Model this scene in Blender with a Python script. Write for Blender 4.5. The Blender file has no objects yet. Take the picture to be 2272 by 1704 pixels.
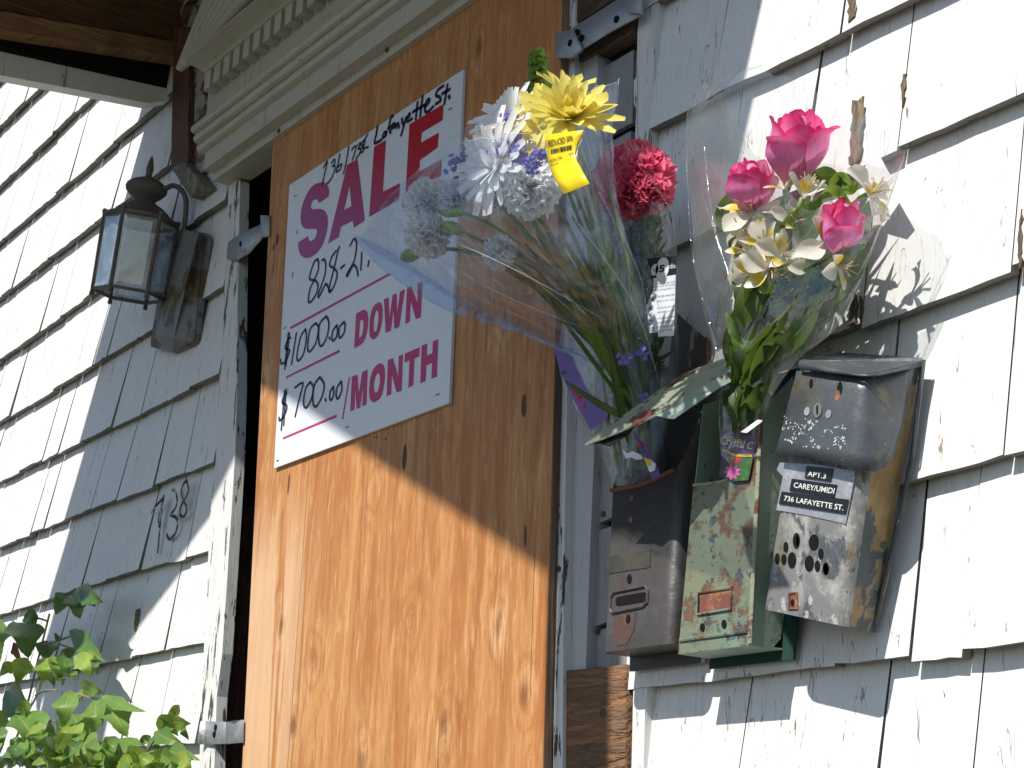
import bpy, bmesh, math, random
from mathutils import Vector as V, Matrix, noise as mnoise
from mathutils.geometry import tessellate_polygon
random.seed(7)
sc = bpy.context.scene
COL = sc.collection

# ------------------------------------------------------------------ camera
# focal length and axes were measured from the vanishing points of the photograph
CX, CY, FL = 1136.0, 852.0, 3550.0
hv = V((-1580 - CX, 1847 - CY)); tau = .034
s_ = -FL * FL / (hv.x * tau - hv.y)
vv = V((tau * s_, -s_))
AX = -V((hv.x, hv.y, FL)).normalized()            # world X seen from the camera (x right, y down, z forward)
AZ = V((vv.x, vv.y, FL)).normalized()             # world Z
AY = AZ.cross(AX).normalized()                    # world Y, into the wall
DIST = 1.381
def _cam_to_world(c): return V((AX.dot(c), AY.dot(c), AZ.dot(c)))
CAM = V((2.778, -DIST, 1.55))
DM = lambda d: d                                   # depth scale of the bundle being built
def W(x, y, d=0.0):
    """point of the place seen at (x, y) of the measured photograph, d metres in front of the wall plane y = 0"""
    r = _cam_to_world(V((x - CX, y - CY, FL)))
    t = (-DM(d) - CAM.y) / r.y
    return CAM + r * t
cam_data = bpy.data.cameras.new('camera'); cam = bpy.data.objects.new('camera', cam_data); COL.objects.link(cam)
cam_data.sensor_width = 36; cam_data.sensor_fit = 'HORIZONTAL'
cam_data.lens = 36 * FL / 2272
cam_data.clip_start = .02; cam_data.clip_end = 3000
right = _cam_to_world(V((1, 0, 0))); up = _cam_to_world(V((0, -1, 0))); back = _cam_to_world(V((0, 0, -1)))
cam.matrix_world = Matrix(((right.x, up.x, back.x, CAM.x), (right.y, up.y, back.y, CAM.y), (right.z, up.z, back.z, CAM.z), (0, 0, 0, 1)))
sc.camera = cam

# ------------------------------------------------------------------ sun, sky, exposure
SD = V((-.20, 1.0, -1.02))                        # direction the sunlight travels
sun_d = bpy.data.lights.new('sun', 'SUN'); sun_d.energy = 3.8; sun_d.angle = math.radians(.53); sun_d.color = (1, .955, .89)
sun = bpy.data.objects.new('sun', sun_d); COL.objects.link(sun)
sun.location = (.5, -4, 6); sun.rotation_euler = SD.to_track_quat('-Z', 'Y').to_euler()
world = bpy.data.worlds.new('World'); sc.world = world; world.use_nodes = True
wn = world.node_tree; wn.nodes.clear()
sky = wn.nodes.new('ShaderNodeTexSky'); sky.sky_type = 'NISHITA'; sky.sun_disc = False
sky.sun_elevation = math.radians(45); sky.sun_rotation = math.radians(168.7)
sky.air_density = 1.0; sky.dust_density = .6; sky.ozone_density = 3.0
bg = wn.nodes.new('ShaderNodeBackground'); bg.inputs['Strength'].default_value = .082
wo = wn.nodes.new('ShaderNodeOutputWorld'); wn.links.new(sky.outputs[0], bg.inputs[0]); wn.links.new(bg.outputs[0], wo.inputs[0])
sc.view_settings.view_transform = 'Standard'; sc.view_settings.look = 'None'
sc.view_settings.exposure = .55; sc.view_settings.gamma = 1; sc.view_settings.use_curve_mapping = False
sc.cycles.transparent_max_bounces = 24; sc.cycles.max_bounces = 8
sc.cycles.use_denoising = True

# ------------------------------------------------------------------ object helpers
LOC = {}
def tag(o, label=None, cat=None, group=None, kind=None):
    if label: o['label'] = label
    if cat: o['category'] = cat
    if group: o['group'] = group
    if kind: o['kind'] = kind
    return o
def thing(name, label, cat, loc, group=None):
    o = bpy.data.objects.new(name, None); COL.objects.link(o); o.location = loc; o.empty_display_size = .05
    LOC[o.name] = V(loc)
    return tag(o, label, cat, group)
def mk(name, verts, faces, mats, parent=None, smooth=False, uvs=None, fmat=None, label=None):
    """one mesh object from world-space vertices"""
    off = LOC.get(parent.name, V((0, 0, 0))) if parent else V((0, 0, 0))
    me = bpy.data.meshes.new(name)
    me.from_pydata([tuple(V(v) - off) for v in verts], [], [tuple(f) for f in faces])
    if not isinstance(mats, (list, tuple)): mats = [mats]
    for m in mats: me.materials.append(m)
    if fmat:
        for p, i in zip(me.polygons, fmat): p.material_index = i
    if smooth:
        for p in me.polygons: p.use_smooth = True
    if uvs:
        ul = me.uv_layers.new(name='UVMap')
        for p in me.polygons:
            for li in p.loop_indices: ul.data[li].uv = uvs[me.loops[li].vertex_index]
    o = bpy.data.objects.new(name, me); COL.objects.link(o)
    if parent: o.parent = parent
    LOC[o.name] = off
    if label: o['label'] = label
    return o
class MB:
    """collects shapes for one mesh"""
    def __init__(s): s.v = []; s.f = []; s.m = []; s.uv = []
    def add(s, vs, fs, m=0, uv=None):
        b = len(s.v); s.v += [V(x) for x in vs]; s.f += [[i + b for i in f] for f in fs]; s.m += [m] * len(fs)
        s.uv += uv if uv else [(0, 0)] * len(vs)
        return s
    def hexa(s, F, B, m=0):
        """front quad F (TL,TR,BR,BL) and back quad B"""
        return s.add(list(F) + list(B), [(3, 2, 1, 0), (4, 5, 6, 7), (0, 1, 5, 4), (1, 2, 6, 5), (2, 3, 7, 6), (3, 0, 4, 7)], m)
    def box(s, a, b, m=0):
        x0, y0, z0 = a; x1, y1, z1 = b
        return s.hexa([(x0, y0, z1), (x1, y0, z1), (x1, y0, z0), (x0, y0, z0)], [(x0, y1, z1), (x1, y1, z1), (x1, y1, z0), (x0, y1, z0)], m)
    def prism(s, poly, off, m=0, hole=None):
        """polygon extruded by the vector off"""
        off = V(off); poly = [V(p) for p in poly]
        if hole is None and len(poly) > 4 or hole:
            loops = [poly] + ([[V(p) for p in hole]] if hole else [])
            flat = [p for l in loops for p in l]; tris = tessellate_polygon(loops)
            n = len(flat); fs = [tuple(t) for t in tris] + [tuple(i + n for i in reversed(t)) for t in tris]
            k = 0
            for l in loops:
                for i in range(len(l)): a = k + i; b = k + (i + 1) % len(l); fs.append((a, b, b + n, a + n))
                k += len(l)
            return s.add(flat + [p + off for p in flat], fs, m)
        n = len(poly)
        fs = [tuple(range(n)), tuple(range(2 * n - 1, n - 1, -1))] + [(i, (i + 1) % n, (i + 1) % n + n, i + n) for i in range(n)]
        return s.add(poly + [p + off for p in poly], fs, m)
    def tube(s, pts, rad, seg=8, m=0, cap=True):
        pts = [V(p) for p in pts]; n = len(pts)
        rads = rad if isinstance(rad, (list, tuple)) else [rad] * n
        ref = None; vs = []
        for i, p in enumerate(pts):
            t = (pts[min(i + 1, n - 1)] - pts[max(i - 1, 0)]).normalized()
            if ref is None: ref = t.orthogonal().normalized()
            a = (ref - t * ref.dot(t)).normalized(); ref = a; b = t.cross(a)
            for k in range(seg):
                th = 2 * math.pi * k / seg; vs.append(p + (a * math.cos(th) + b * math.sin(th)) * rads[i])
        fs = [(i * seg + k, i * seg + (k + 1) % seg, (i + 1) * seg + (k + 1) % seg, (i + 1) * seg + k) for i in range(n - 1) for k in range(seg)]
        if cap: fs += [tuple(range(seg - 1, -1, -1)), tuple(range((n - 1) * seg, n * seg))]
        return s.add(vs, fs, m)
    def lathe(s, o, ax, prof, seg=16, m=0, phase=0.0):
        """profile [(t along ax in m, radius)]"""
        o = V(o); ax = V(ax).normalized(); a = ax.cross(V((0, 1, 0))).normalized(); b = ax.cross(a)
        vs = []
        for t, r in prof:
            for k in range(seg):
                th = 2 * math.pi * (k + phase) / seg; vs.append(o + ax * t + (a * math.cos(th) + b * math.sin(th)) * r)
        n = len(prof)
        fs = [(i * seg + k, i * seg + (k + 1) % seg, (i + 1) * seg + (k + 1) % seg, (i + 1) * seg + k) for i in range(n - 1) for k in range(seg)]
        fs += [tuple(range(seg - 1, -1, -1)), tuple(range((n - 1) * seg, n * seg))]
        return s.add(vs, fs, m)
    def disc(s, c, nrm, r, seg=14, m=0, depth=.001, ry=None, up=(0, 0, 1)):
        nrm = V(nrm).normalized(); a = V(up).cross(nrm).normalized(); b = nrm.cross(a); c = V(c); ry = ry or r
        ring = [c + a * math.cos(2 * math.pi * k / seg) * r + b * math.sin(2 * math.pi * k / seg) * ry for k in range(seg)]
        vs = ring + [p - nrm * depth for p in ring]
        fs = [tuple(range(seg))] + [(k, k + seg, (k + 1) % seg + seg, (k + 1) % seg) for k in range(seg)]
        return s.add(vs, fs, m)
    def build(s, name, mats, parent=None, smooth=False, label=None, uv=False):
        return mk(name, s.v, s.f, mats, parent, smooth, s.uv if uv else None, s.m, label)
def auto_smooth(o, ang=40):
    me = o.data
    for p in me.polygons: p.use_smooth = True
    try: me.set_sharp_from_angle(angle=math.radians(ang))
    except Exception: pass
    return o
def bevel(o, w=.002, seg=2, ang=40):
    bm = bmesh.new(); bm.from_mesh(o.data); bmesh.ops.recalc_face_normals(bm, faces=bm.faces)
    es = [e for e in bm.edges if len(e.link_faces) == 2 and e.calc_face_angle(0) > math.radians(ang)]
    bmesh.ops.bevel(bm, geom=es, offset=w, segments=seg, affect='EDGES', profile=.6, clamp_overlap=True)
    bm.to_mesh(o.data); bm.free(); return auto_smooth(o, 50)
def catmull(P, n, closed=False):
    """resample a list of vectors (or tuples) with n steps per span"""
    P = [V(p) for p in P]; N = len(P); out = []
    spans = N if closed else N - 1
    for i in range(spans):
        g = (lambda k: P[k % N]) if closed else (lambda k: P[min(max(k, 0), N - 1)])
        p0, p1, p2, p3 = g(i - 1), g(i), g(i + 1), g(i + 2)
        for k in range(n):
            t = k / n
            out.append(.5 * ((2 * p1) + (p2 - p0) * t + (2 * p0 - 5 * p1 + 4 * p2 - p3) * t * t + (3 * p1 - p0 - 3 * p2 + p3) * t ** 3))
    if not closed: out.append(P[-1])
    return out
# places measured in enlarged details of the photograph: origin and enlargement of each detail
CR = {'S1': (630, 140, 5.1854), 'S2': (600, 440, 5.1854), 'S3': (600, 720, 5.1854), 'L': (200, 360, 3.7714), 'F1': (980, 100, 4.6095),
      'F2': (1540, 230, 3.8583), 'F3': (760, 400, 3.3188), 'F4': (1220, 720, 4.3647), 'F5': (1320, 300, 3.6063), 'K': (380, 0, 3.0722),
      'T': (1220, 0, 4.8808), 'G': (0, 1280, 3.913), 'Z1': (0, 0, 2.9105), 'Z3': (1400, 0, 2.5367), 'Z6': (1200, 560, 2.9105), 'B1': (0, 1130, 2.8908),
      'B3': (1260, 750, 2.2125), 'B4': (1600, 560, 2.9107), 'B5': (1500, 1300, 2.8653), 'B6': (1180, 1000, 2.3567), 'P': (0, 0, 1.0), 'O': (0, 0, .9736)}
def wp(c, x, y, d=0.0):
    ox, oy, s = CR[c]; return W(ox + x / s, oy + y / s, d)
def wps(c, pts, d=0.0): return [wp(c, p[0], p[1], p[2] if len(p) > 2 else d) for p in pts]
OUT = V((0, -1, 0))
def ribbon(mb, pts, w, nrm=OUT, smooth=3, m=0, taper=False):
    P = catmull(pts, smooth) if len(pts) > 2 and smooth > 1 else [V(p) for p in pts]
    nrm = V(nrm).normalized(); vs = []; n = len(P)
    for i, p in enumerate(P):
        t = (P[min(i + 1, n - 1)] - P[max(i - 1, 0)]).normalized(); a = nrm.cross(t).normalized()
        k = w * (.5 if not taper else .5 * (1 - .55 * i / max(1, n - 1)))
        e = t * w * .35 * (-1 if i == 0 else 1 if i == n - 1 else 0)
        vs += [p + a * k + e, p - a * k + e]
    mb.add(vs, [(2 * i, 2 * i + 1, 2 * i + 3, 2 * i + 2) for i in range(n - 1)], m)
def quad_map(q, u, v):
    TL, TR, BR, BL = q; return (TL * (1 - u) + TR * u) * v + (BL * (1 - u) + BR * u) * (1 - v)
def text_on(txt, quad, mat, parent, name='lettering', lift=.0006, bold=0.0, shear=0.0, nrm=None):
    """lettering laid into the quad TL, TR, BR, BL"""
    cu = bpy.data.curves.new('txt', 'FONT'); cu.body = txt; cu.size = 1; cu.offset = bold; cu.shear = shear; cu.resolution_u = 3
    o = bpy.data.objects.new('txt', cu); COL.objects.link(o)
    dg = bpy.context.evaluated_depsgraph_get(); me = bpy.data.meshes.new_from_object(o.evaluated_get(dg))
    xs = [v.co.x for v in me.vertices]; ys = [v.co.y for v in me.vertices]
    x0, x1, y0, y1 = min(xs), max(xs), min(ys), max(ys)
    q = [V(p) for p in quad]; n = nrm or (q[1] - q[0]).cross(q[2] - q[1]).normalized()
    if n.dot(CAM - q[0]) < 0: n = -n
    vs = [quad_map(q, (v.co.x - x0) / (x1 - x0), (v.co.y - y0) / (y1 - y0)) + n * lift for v in me.vertices]
    fs = [tuple(p.vertices) for p in me.polygons]
    bpy.data.objects.remove(o); bpy.data.curves.remove(cu); bpy.data.meshes.remove(me)
    return mk(name, vs, fs, mat, parent)

# ------------------------------------------------------------------ materials
class NT:
    def __init__(s, name):
        s.mat = bpy.data.materials.new(name); s.mat.use_nodes = True; s.t = s.mat.node_tree; s.t.nodes.clear()
        s.out = s.t.nodes.new('ShaderNodeOutputMaterial')
    def n(s, typ, out=0, **kw):
        nd = s.t.nodes.new(typ)
        for k, v in kw.items():
            if k.startswith('p_'): setattr(nd, k[2:], v); continue
            key = int(k[1:]) if k[0] == 'i' and k[1:].isdigit() else k.replace('_', ' ')
            s.set(nd.inputs[key], v)
        return nd.outputs[out]
    def set(s, inp, v):
        if isinstance(v, bpy.types.NodeSocket): s.t.links.new(v, inp)
        elif isinstance(v, (tuple, list)) and inp.type == 'RGBA': inp.default_value = tuple(v) + ((1,) if len(v) == 3 else ())
        else: inp.default_value = v
    def obj(s): return s.n('ShaderNodeTexCoord', 3)
    def geo(s): return s.n('ShaderNodeNewGeometry', 0)
    def uv(s): return s.n('ShaderNodeTexCoord', 2)
    def map(s, vec, scale=(1, 1, 1), rot=(0, 0, 0), loc=(0, 0, 0)): return s.n('ShaderNodeMapping', Vector=vec, Scale=scale, Rotation=rot, Location=loc)
    def noise(s, vec, scale=5., detail=4., rough=.55, dist=0., out=0): return s.n('ShaderNodeTexNoise', out, Vector=vec, Scale=scale, Detail=detail, Roughness=rough, Distortion=dist)
    def voro(s, vec, scale=5., feat='F1', rand=1.0, out=0): return s.n('ShaderNodeTexVoronoi', out, p_feature=feat, Vector=vec, Scale=scale, Randomness=rand)
    def ramp(s, fac, a, b, ca=(0, 0, 0), cb=(1, 1, 1)):
        return s.n('ShaderNodeMapRange', 0, Value=fac, From_Min=a, From_Max=b)if ca == (0, 0, 0) and cb == (1, 1, 1) else s.mix(s.n('ShaderNodeMapRange', 0, Value=fac, From_Min=a, From_Max=b), ca, cb)
    def mix(s, f, a, b, mode='MIX'):
        nd = s.t.nodes.new('ShaderNodeMix'); nd.data_type = 'RGBA'; nd.blend_type = mode
        s.set(nd.inputs[0], f); s.set(nd.inputs[6], a); s.set(nd.inputs[7], b); return nd.outputs[2]
    def math(s, op, a, b=0., c=None):
        nd = s.t.nodes.new('ShaderNodeMath'); nd.operation = op; s.set(nd.inputs[0], a); s.set(nd.inputs[1], b)
        if c is not None: s.set(nd.inputs[2], c)
        return nd.outputs[0]
    def sep(s, v, i): return s.n('ShaderNodeSeparateXYZ', i, Vector=v)
    def comb(s, x, y, z): return s.n('ShaderNodeCombineXYZ', 0, X=x, Y=y, Z=z)
    def rnd(s): return s.n('ShaderNodeObjectInfo', 5)
    def bump(s, h, st=.3, dist=.01, nrm=None):
        kw = {'Normal': nrm} if nrm is not None else {}
        return s.n('ShaderNodeBump', 0, Height=h, Strength=st, Distance=dist, **kw)
    def pbr(s, col, rough=.6, spec=.4, metal=0., nrm=None, sss=None, trans=None):
        nd = s.t.nodes.new('ShaderNodeBsdfPrincipled'); s.set(nd.inputs['Base Color'], col); s.set(nd.inputs['Roughness'], rough)
        s.set(nd.inputs['Specular IOR Level'], spec); s.set(nd.inputs['Metallic'], metal)
        if nrm is not None: s.set(nd.inputs['Normal'], nrm)
        return nd.outputs[0]
    def done(s, sh): s.t.links.new(sh, s.out.inputs[0]); return s.mat
    def mixsh(s, f, a, b):
        nd = s.t.nodes.new('ShaderNodeMixShader'); s.set(nd.inputs[0], f); s.t.links.new(a, nd.inputs[1]); s.t.links.new(b, nd.inputs[2]); return nd.outputs[0]

def m_plain(name, col, rough=.6, spec=.35, metal=0., var=.12, sc_=40., bmp=.0, vsc=(1, 1, 1)):
    t = NT(name); v = t.map(t.obj(), vsc); n = t.noise(v, sc_, 5, .6)
    c = t.mix(t.ramp(n, .3, .7), tuple(x * (1 - var) for x in col), tuple(min(1, x * (1 + var)) for x in col))
    nr = t.bump(n, bmp, .01) if bmp else None
    return t.done(t.pbr(c, rough, spec, metal, nr))
def m_white_paint(name, base=(.76, .76, .745), grime=(.42, .39, .33), wood=(.17, .125, .09), chip=.66, streak=(55, 55, 3.2), gr=.75, cz=.13):
    """old house paint: vertical brush and grain streaks, grime, chips down to the wood"""
    t = NT(name); o = t.obj(); r = t.rnd()
    o2 = t.n('ShaderNodeVectorMath', 0, p_operation='ADD', i0=o, i1=t.comb(t.math('MULTIPLY', r, 7.3), 0., t.math('MULTIPLY', r, 3.1)))
    st = t.noise(t.map(o2, streak), 3.2, 6, .65); fine = t.noise(t.map(o2, (260, 260, 7)), 1.6, 4, .6)
    big = t.noise(o2, 5.5, 5, .6); chips = t.noise(t.map(o2, (26, 26, 4.2)), 2.6, 7, .68); spots = t.noise(t.map(o2, (60, 60, 22)), 2.2, 4, .6)
    g = t.math('MULTIPLY', t.ramp(st, .50, .82), t.ramp(big, .36, .70))
    c = t.mix(t.math('MULTIPLY', g, gr), base, grime)
    c = t.mix(t.math('MULTIPLY', t.ramp(big, .52, .8), .28), c, tuple(b * k for b, k in zip(base, (.86, .83, .76))))
    c = t.mix(t.math('MULTIPLY', t.ramp(fine, .56, .78), .46), c, grime)
    c = t.mix(.5, c, t.ramp(r, 0, 1, (.93, .93, .92), (1, 1, 1)), 'MULTIPLY')
    ck = t.noise(t.map(o2, (44, 44, .8)), 1.0, 3, .5, .25); crk = t.math('MULTIPLY', t.ramp(t.math('ABSOLUTE', t.math('SUBTRACT', ck, .5)), .0065, .002), t.ramp(t.noise(t.map(o2, (16, 16, 4)), 1.4, 3), .50, .56))
    ch = t.math('MAXIMUM', t.math('MAXIMUM', t.ramp(chips, chip, chip + .018), t.ramp(spots, .745, .765)), t.math('MULTIPLY', crk, .8))
    c = t.mix(ch, c, t.mix(t.ramp(fine, .4, .6), wood, tuple(w * 1.9 for w in wood)))
    h = t.math('ADD', t.math('MULTIPLY', fine, .55), t.math('SUBTRACT', t.math('MULTIPLY', st, .6), t.math('MULTIPLY', ch, .9)))
    return t.done(t.pbr(c, .62, .3, 0., t.bump(h, .32, .004)))
def m_wood(name, a, b, dark=(.05, .03, .02), scale=(3, 40, 40), rough=.75, rings=9., dk=.66, bmp=.4):
    """weathered wood, grain along the axis with the small scale"""
    t = NT(name); o = t.obj(); v = t.map(o, scale)
    n1 = t.noise(v, 1.1, 6, .62, .4); n2 = t.noise(v, 6., 4, .6); n3 = t.noise(o, 9., 4, .6)
    rg = t.math('SINE', t.math('MULTIPLY', n1, rings * 6.28))
    c = t.mix(t.ramp(rg, -.9, .9), a, b); c = t.mix(t.ramp(n2, .55, .75), c, dark); c = t.mix(t.math('MULTIPLY', t.ramp(n3, .5, .75), .5), c, dark)
    return t.done(t.pbr(c, rough, .25, 0., t.bump(t.math('ADD', rg, n2), bmp, .003)))
def m_plywood():
    """rotary-cut fir face: soft streaks, short slanting flecks, a few knots with torn grain beside them"""
    t = NT('fir_plywood'); o = t.obj(); x = t.sep(o, 0)
    warp = t.noise(t.map(o, (4.5, 1, .9)), 1.0, 3, .5); warp2 = t.noise(t.map(o, (14, 1, 2.4)), 1.2, 4, .6)
    kv = t.comb(t.math('ADD', t.math('MULTIPLY', x, 6.2), t.math('MULTIPLY', warp2, .22)), t.math('ADD', t.math('MULTIPLY', t.sep(o, 2), 3.2), t.math('MULTIPLY', warp, .3)), 0.)
    vk = lambda out: t.n('ShaderNodeTexVoronoi', out, p_voronoi_dimensions='2D', Vector=kv, Scale=1., Randomness=1.)
    kd = vk(0); sel = t.ramp(t.sep(vk(1), 0), .30, .32)
    near = t.math('POWER', 2.718, t.math('MULTIPLY', t.math('MULTIPLY', kd, kd), -38.))
    f = t.math('ADD', t.math('MULTIPLY', x, 5.), t.math('ADD', t.math('MULTIPLY', warp, 3.6), t.math('ADD', t.math('MULTIPLY', warp2, 1.5), t.math('MULTIPLY', near, 1.5))))
    band = t.math('SINE', t.math('MULTIPLY', f, 9.)); b2 = t.math('SINE', t.math('MULTIPLY', f, 47.))
    st = t.noise(t.map(o, (34, 1, 2.1)), 1.2, 6, .62, .5); fib = t.noise(t.map(o, (210, 1, 11)), 1.4, 4, .65, .4)
    fl1 = t.noise(t.map(o, (66, 1, 11), rot=(0, .20, 0)), 1.6, 5, .65, .5); fl2 = t.noise(t.map(o, (60, 1, 9), rot=(0, .14, 0), loc=(3, 0, 5)), 1.6, 5, .62, .4)
    big = t.noise(t.map(o, (2.6, 1, 1.3)), 1.6, 3, .5)
    c = t.mix(t.ramp(st, .36, .64), (.39, .163, .050), (.60, .305, .115))
    c = t.mix(t.math('MULTIPLY', t.ramp(band, -.2, .95), .42), c, (.40, .130, .034))
    c = t.mix(t.math('MULTIPLY', t.ramp(b2, .3, 1), t.math('ADD', .10, t.math('MULTIPLY', near, .4))), c, (.30, .10, .03))
    c = t.mix(t.math('MULTIPLY', t.ramp(fl1, .52, .68), .50), c, (.285, .115, .042))
    c = t.mix(t.math('MULTIPLY', t.ramp(fl2, .53, .70), .6), c, (.74, .44, .21))
    c = t.mix(t.math('MULTIPLY', t.ramp(fib, .50, .72), .34), c, (.30, .11, .035))
    c = t.mix(t.math('MULTIPLY', t.ramp(big, .42, .72), .40), c, (.50, .185, .055))
    pale = t.math('MULTIPLY', t.ramp(t.noise(t.map(o, (15, 1, 1.1)), 1.3, 3, .5, .6), .49, .53), t.math('MULTIPLY', t.ramp(x, -.28, -.40), t.ramp(t.sep(o, 2), .62, .45)))
    c = t.mix(t.math('MULTIPLY', pale, .6), c, (.76, .53, .33))
    c = t.mix(t.math('MULTIPLY', t.math('MULTIPLY', t.ramp(kd, .085, .03), sel), .75), c, (.17, .06, .025))
    kh = t.math('MULTIPLY', t.math('MULTIPLY', t.ramp(kd, .20, .12), t.ramp(fl2, .40, .56)), t.math('MULTIPLY', sel, t.ramp(t.noise(o, 9., 2), .42, .58)))
    c = t.mix(t.math('MULTIPLY', kh, .5), c, (.78, .48, .24))
    crk = t.math('MULTIPLY', t.ramp(t.math('ABSOLUTE', t.math('SUBTRACT', t.math('FRACT', t.math('ADD', t.math('MULTIPLY', x, 4.4), t.math('MULTIPLY', warp, .12))), .5)), .0045, .0015),
                 t.ramp(t.noise(t.map(o, (6, 1, 1.4)), 1.3, 2), .50, .54))
    c = t.mix(t.math('MULTIPLY', crk, .85), c, (.07, .03, .015))
    h = t.math('ADD', t.math('MULTIPLY', fib, .6), t.math('SUBTRACT', t.math('ADD', t.math('MULTIPLY', fl2, .9), t.math('MULTIPLY', kh, .8)), t.math('MULTIPLY', crk, 2.)))
    return t.done(t.pbr(c, .55, .3, 0., t.bump(h, .45, .003)))
def m_peel(name, layers, base, rough=.55, metal=0., vs=(1, 1, 1), bmp=.35):
    """stack of paint / rust / bare patches: layers = [(colour, noise scale, threshold, softness)]"""
    t = NT(name); o = t.map(t.obj(), vs); c = base; h = t.noise(o, 90, 4, .6)
    for i, (col, s, th, sf) in enumerate(layers):
        n = t.noise(t.map(o, loc=(i * 3.7, i * 1.9, i * .7)), s, 7, .62, .25); f = t.ramp(n, th, th + sf)
        k = t.ramp(t.noise(o, s * 5, 3, .6), .3, .7)
        c = t.mix(f, c, t.mix(k, tuple(x * .72 for x in col), tuple(min(1, x * 1.25) for x in col)))
        h = t.math('SUBTRACT', h, t.math('MULTIPLY', f, .8 if i % 2 else -.5))
    return t.done(t.pbr(c, rough, .4, metal, t.bump(h, bmp, .0025)))
def m_film(name, tint, sheen_col, haze=.10, gl=.07, rough=.10, sc_=18., cap=.6):
    """thin clear wrapping film: see-through, glossy at grazing angles, with sky sheen mixed in as a milky colour"""
    t = NT(name); o = t.obj()
    n = t.noise(o, sc_, 4, .6, .8); n2 = t.voro(t.map(o, (1, 1, .55)), sc_ * 1.5, 'F1'); h = t.math('ADD', n, t.math('MULTIPLY', n2, .6))
    nr = t.bump(h, .35, .012)
    tr = t.n('ShaderNodeBsdfTransparent', Color=tint); g = t.n('ShaderNodeBsdfGlossy', Color=(1, 1, 1), Roughness=rough, Normal=nr)
    df = t.n('ShaderNodeBsdfDiffuse', Color=sheen_col); tl = t.n('ShaderNodeBsdfTranslucent', Color=sheen_col); dd = t.mixsh(.5, df, tl)
    hz = t.math('MULTIPLY', t.ramp(t.noise(o, sc_ * .5, 4, .6, .6), .35, .75), haze * 2.)  # pale diffuse share stands in for the sky's sheen on the film
    lw = t.n('ShaderNodeLayerWeight', 1, Blend=.32, Normal=nr)
    fac = t.math('MINIMUM', t.math('ADD', gl, t.math('MULTIPLY', t.math('POWER', lw, 2.), .34)), cap)
    return t.done(t.mixsh(fac, t.mixsh(hz, tr, dd), g))
def m_petal(name, a, b, rough=.5, trans=.3, sc_=60., tip=None):
    """petal or leaf: surface colour with veins along its length, some light coming through; uv v runs base to tip"""
    t = NT(name); u = t.uv(); x = t.sep(u, 0); y = t.sep(u, 1)
    vein = t.noise(t.map(u, (9, .9, 1)), 2., 3, .6); n = t.noise(t.obj(), sc_, 3, .5)
    c = t.mix(t.ramp(t.math('ADD', t.math('MULTIPLY', vein, .6), t.math('MULTIPLY', n, .4)), .32, .68), a, b)
    if tip: c = t.mix(t.ramp(y, .70, 1.0), c, tip)
    bs = t.pbr(c, rough, .35, 0., t.bump(vein, .25, .002)); tl = t.n('ShaderNodeBsdfTranslucent', Color=c)
    return t.done(t.mixsh(trans, bs, tl))
def m_leaf(name, a, b, rib=(.22, .32, .08), trans=.3, rough=.42):
    t = NT(name); u = t.uv(); x = t.math('ABSOLUTE', t.math('SUBTRACT', t.sep(u, 0), .5)); y = t.sep(u, 1); r = t.rnd()
    n = t.noise(t.obj(), 45, 4, .6); c = t.mix(t.ramp(t.math('ADD', n, t.math('MULTIPLY', t.math('SUBTRACT', r, .5), .5)), .3, .7), a, b)
    ve = t.math('FRACT', t.math('MULTIPLY', t.math('SUBTRACT', y, t.math('MULTIPLY', x, .9)), 7.)); side = t.ramp(t.math('ABSOLUTE', t.math('SUBTRACT', ve, .5)), .06, .01)
    c = t.mix(t.math('MULTIPLY', side, .28), c, rib); c = t.mix(t.math('MULTIPLY', t.ramp(x, .035, .012), .65), c, rib)
    h = t.math('SUBTRACT', t.math('MULTIPLY', n, .3), t.math('ADD', side, t.ramp(x, .05, .01)))
    bs = t.pbr(c, rough, .45, 0., t.bump(h, .3, .002)); tl = t.n('ShaderNodeBsdfTranslucent', Color=t.mix(.4, c, (.35, .5, .05)))
    return t.done(t.mixsh(trans, bs, tl))
MAT = {}
MAT['shingle'] = m_white_paint('shingle_paint')
MAT['butt'] = m_white_paint('stained_shaded_butt', (.22, .21, .18), (.09, .085, .065), (.07, .06, .04), .60, (40, 40, 20), .9)  # bare algae-stained butts; shadow under each course is in the colour too
MAT['bare_shingle'] = m_white_paint('bare_shingle', (.30, .30, .30), (.16, .15, .14), (.07, .06, .05), .68, gr=.8)
MAT['trim'] = m_white_paint('peeling_trim', (.72, .72, .70), (.44, .42, .38), (.06, .055, .05), .582, (24, 24, 3), .85)
MAT['trim_grey'] = m_white_paint('grey_trim', (.48, .48, .49), (.34, .33, .33), (.12, .10, .09), .72, (40, 40, 2.5), .6)
MAT['crosshead'] = m_white_paint('crosshead_paint', (.52, .50, .42), (.27, .25, .16), (.10, .08, .05), .72, (5, 30, 26), .85)
MAT['ply'] = m_plywood()
MAT['ply_edge'] = m_wood('plywood_edge', (.30, .20, .12), (.15, .10, .07), scale=(90, 90, 2), rings=3)
MAT['pale_edge'] = m_plain('pale_plywood_edge', (.70, .62, .50))  # pale colour of the strip along the sheet's left edge
MAT['dark'] = m_plain('recess_shade', (.012, .011, .011), .9, .1)  # near-black colour stands in for the shade inside gaps and holes
MAT['tar'] = m_plain('tar_paper', (.028, .027, .027), .9, .2, var=.4, sc_=25, bmp=.4)
MAT['brown_wood'] = m_wood('brown_beam_wood', (.21, .115, .055), (.135, .07, .032), (.035, .018, .01), (3, 2.2, 45), rings=5)
MAT['bounce_lit_beam'] = m_wood('bounce_lit_beam_wood', (.42, .25, .12), (.30, .165, .075), (.08, .045, .02), (3, 2.2, 45), rings=5)  # lighter copy of the beam wood; bounce from below put into its colour
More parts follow.
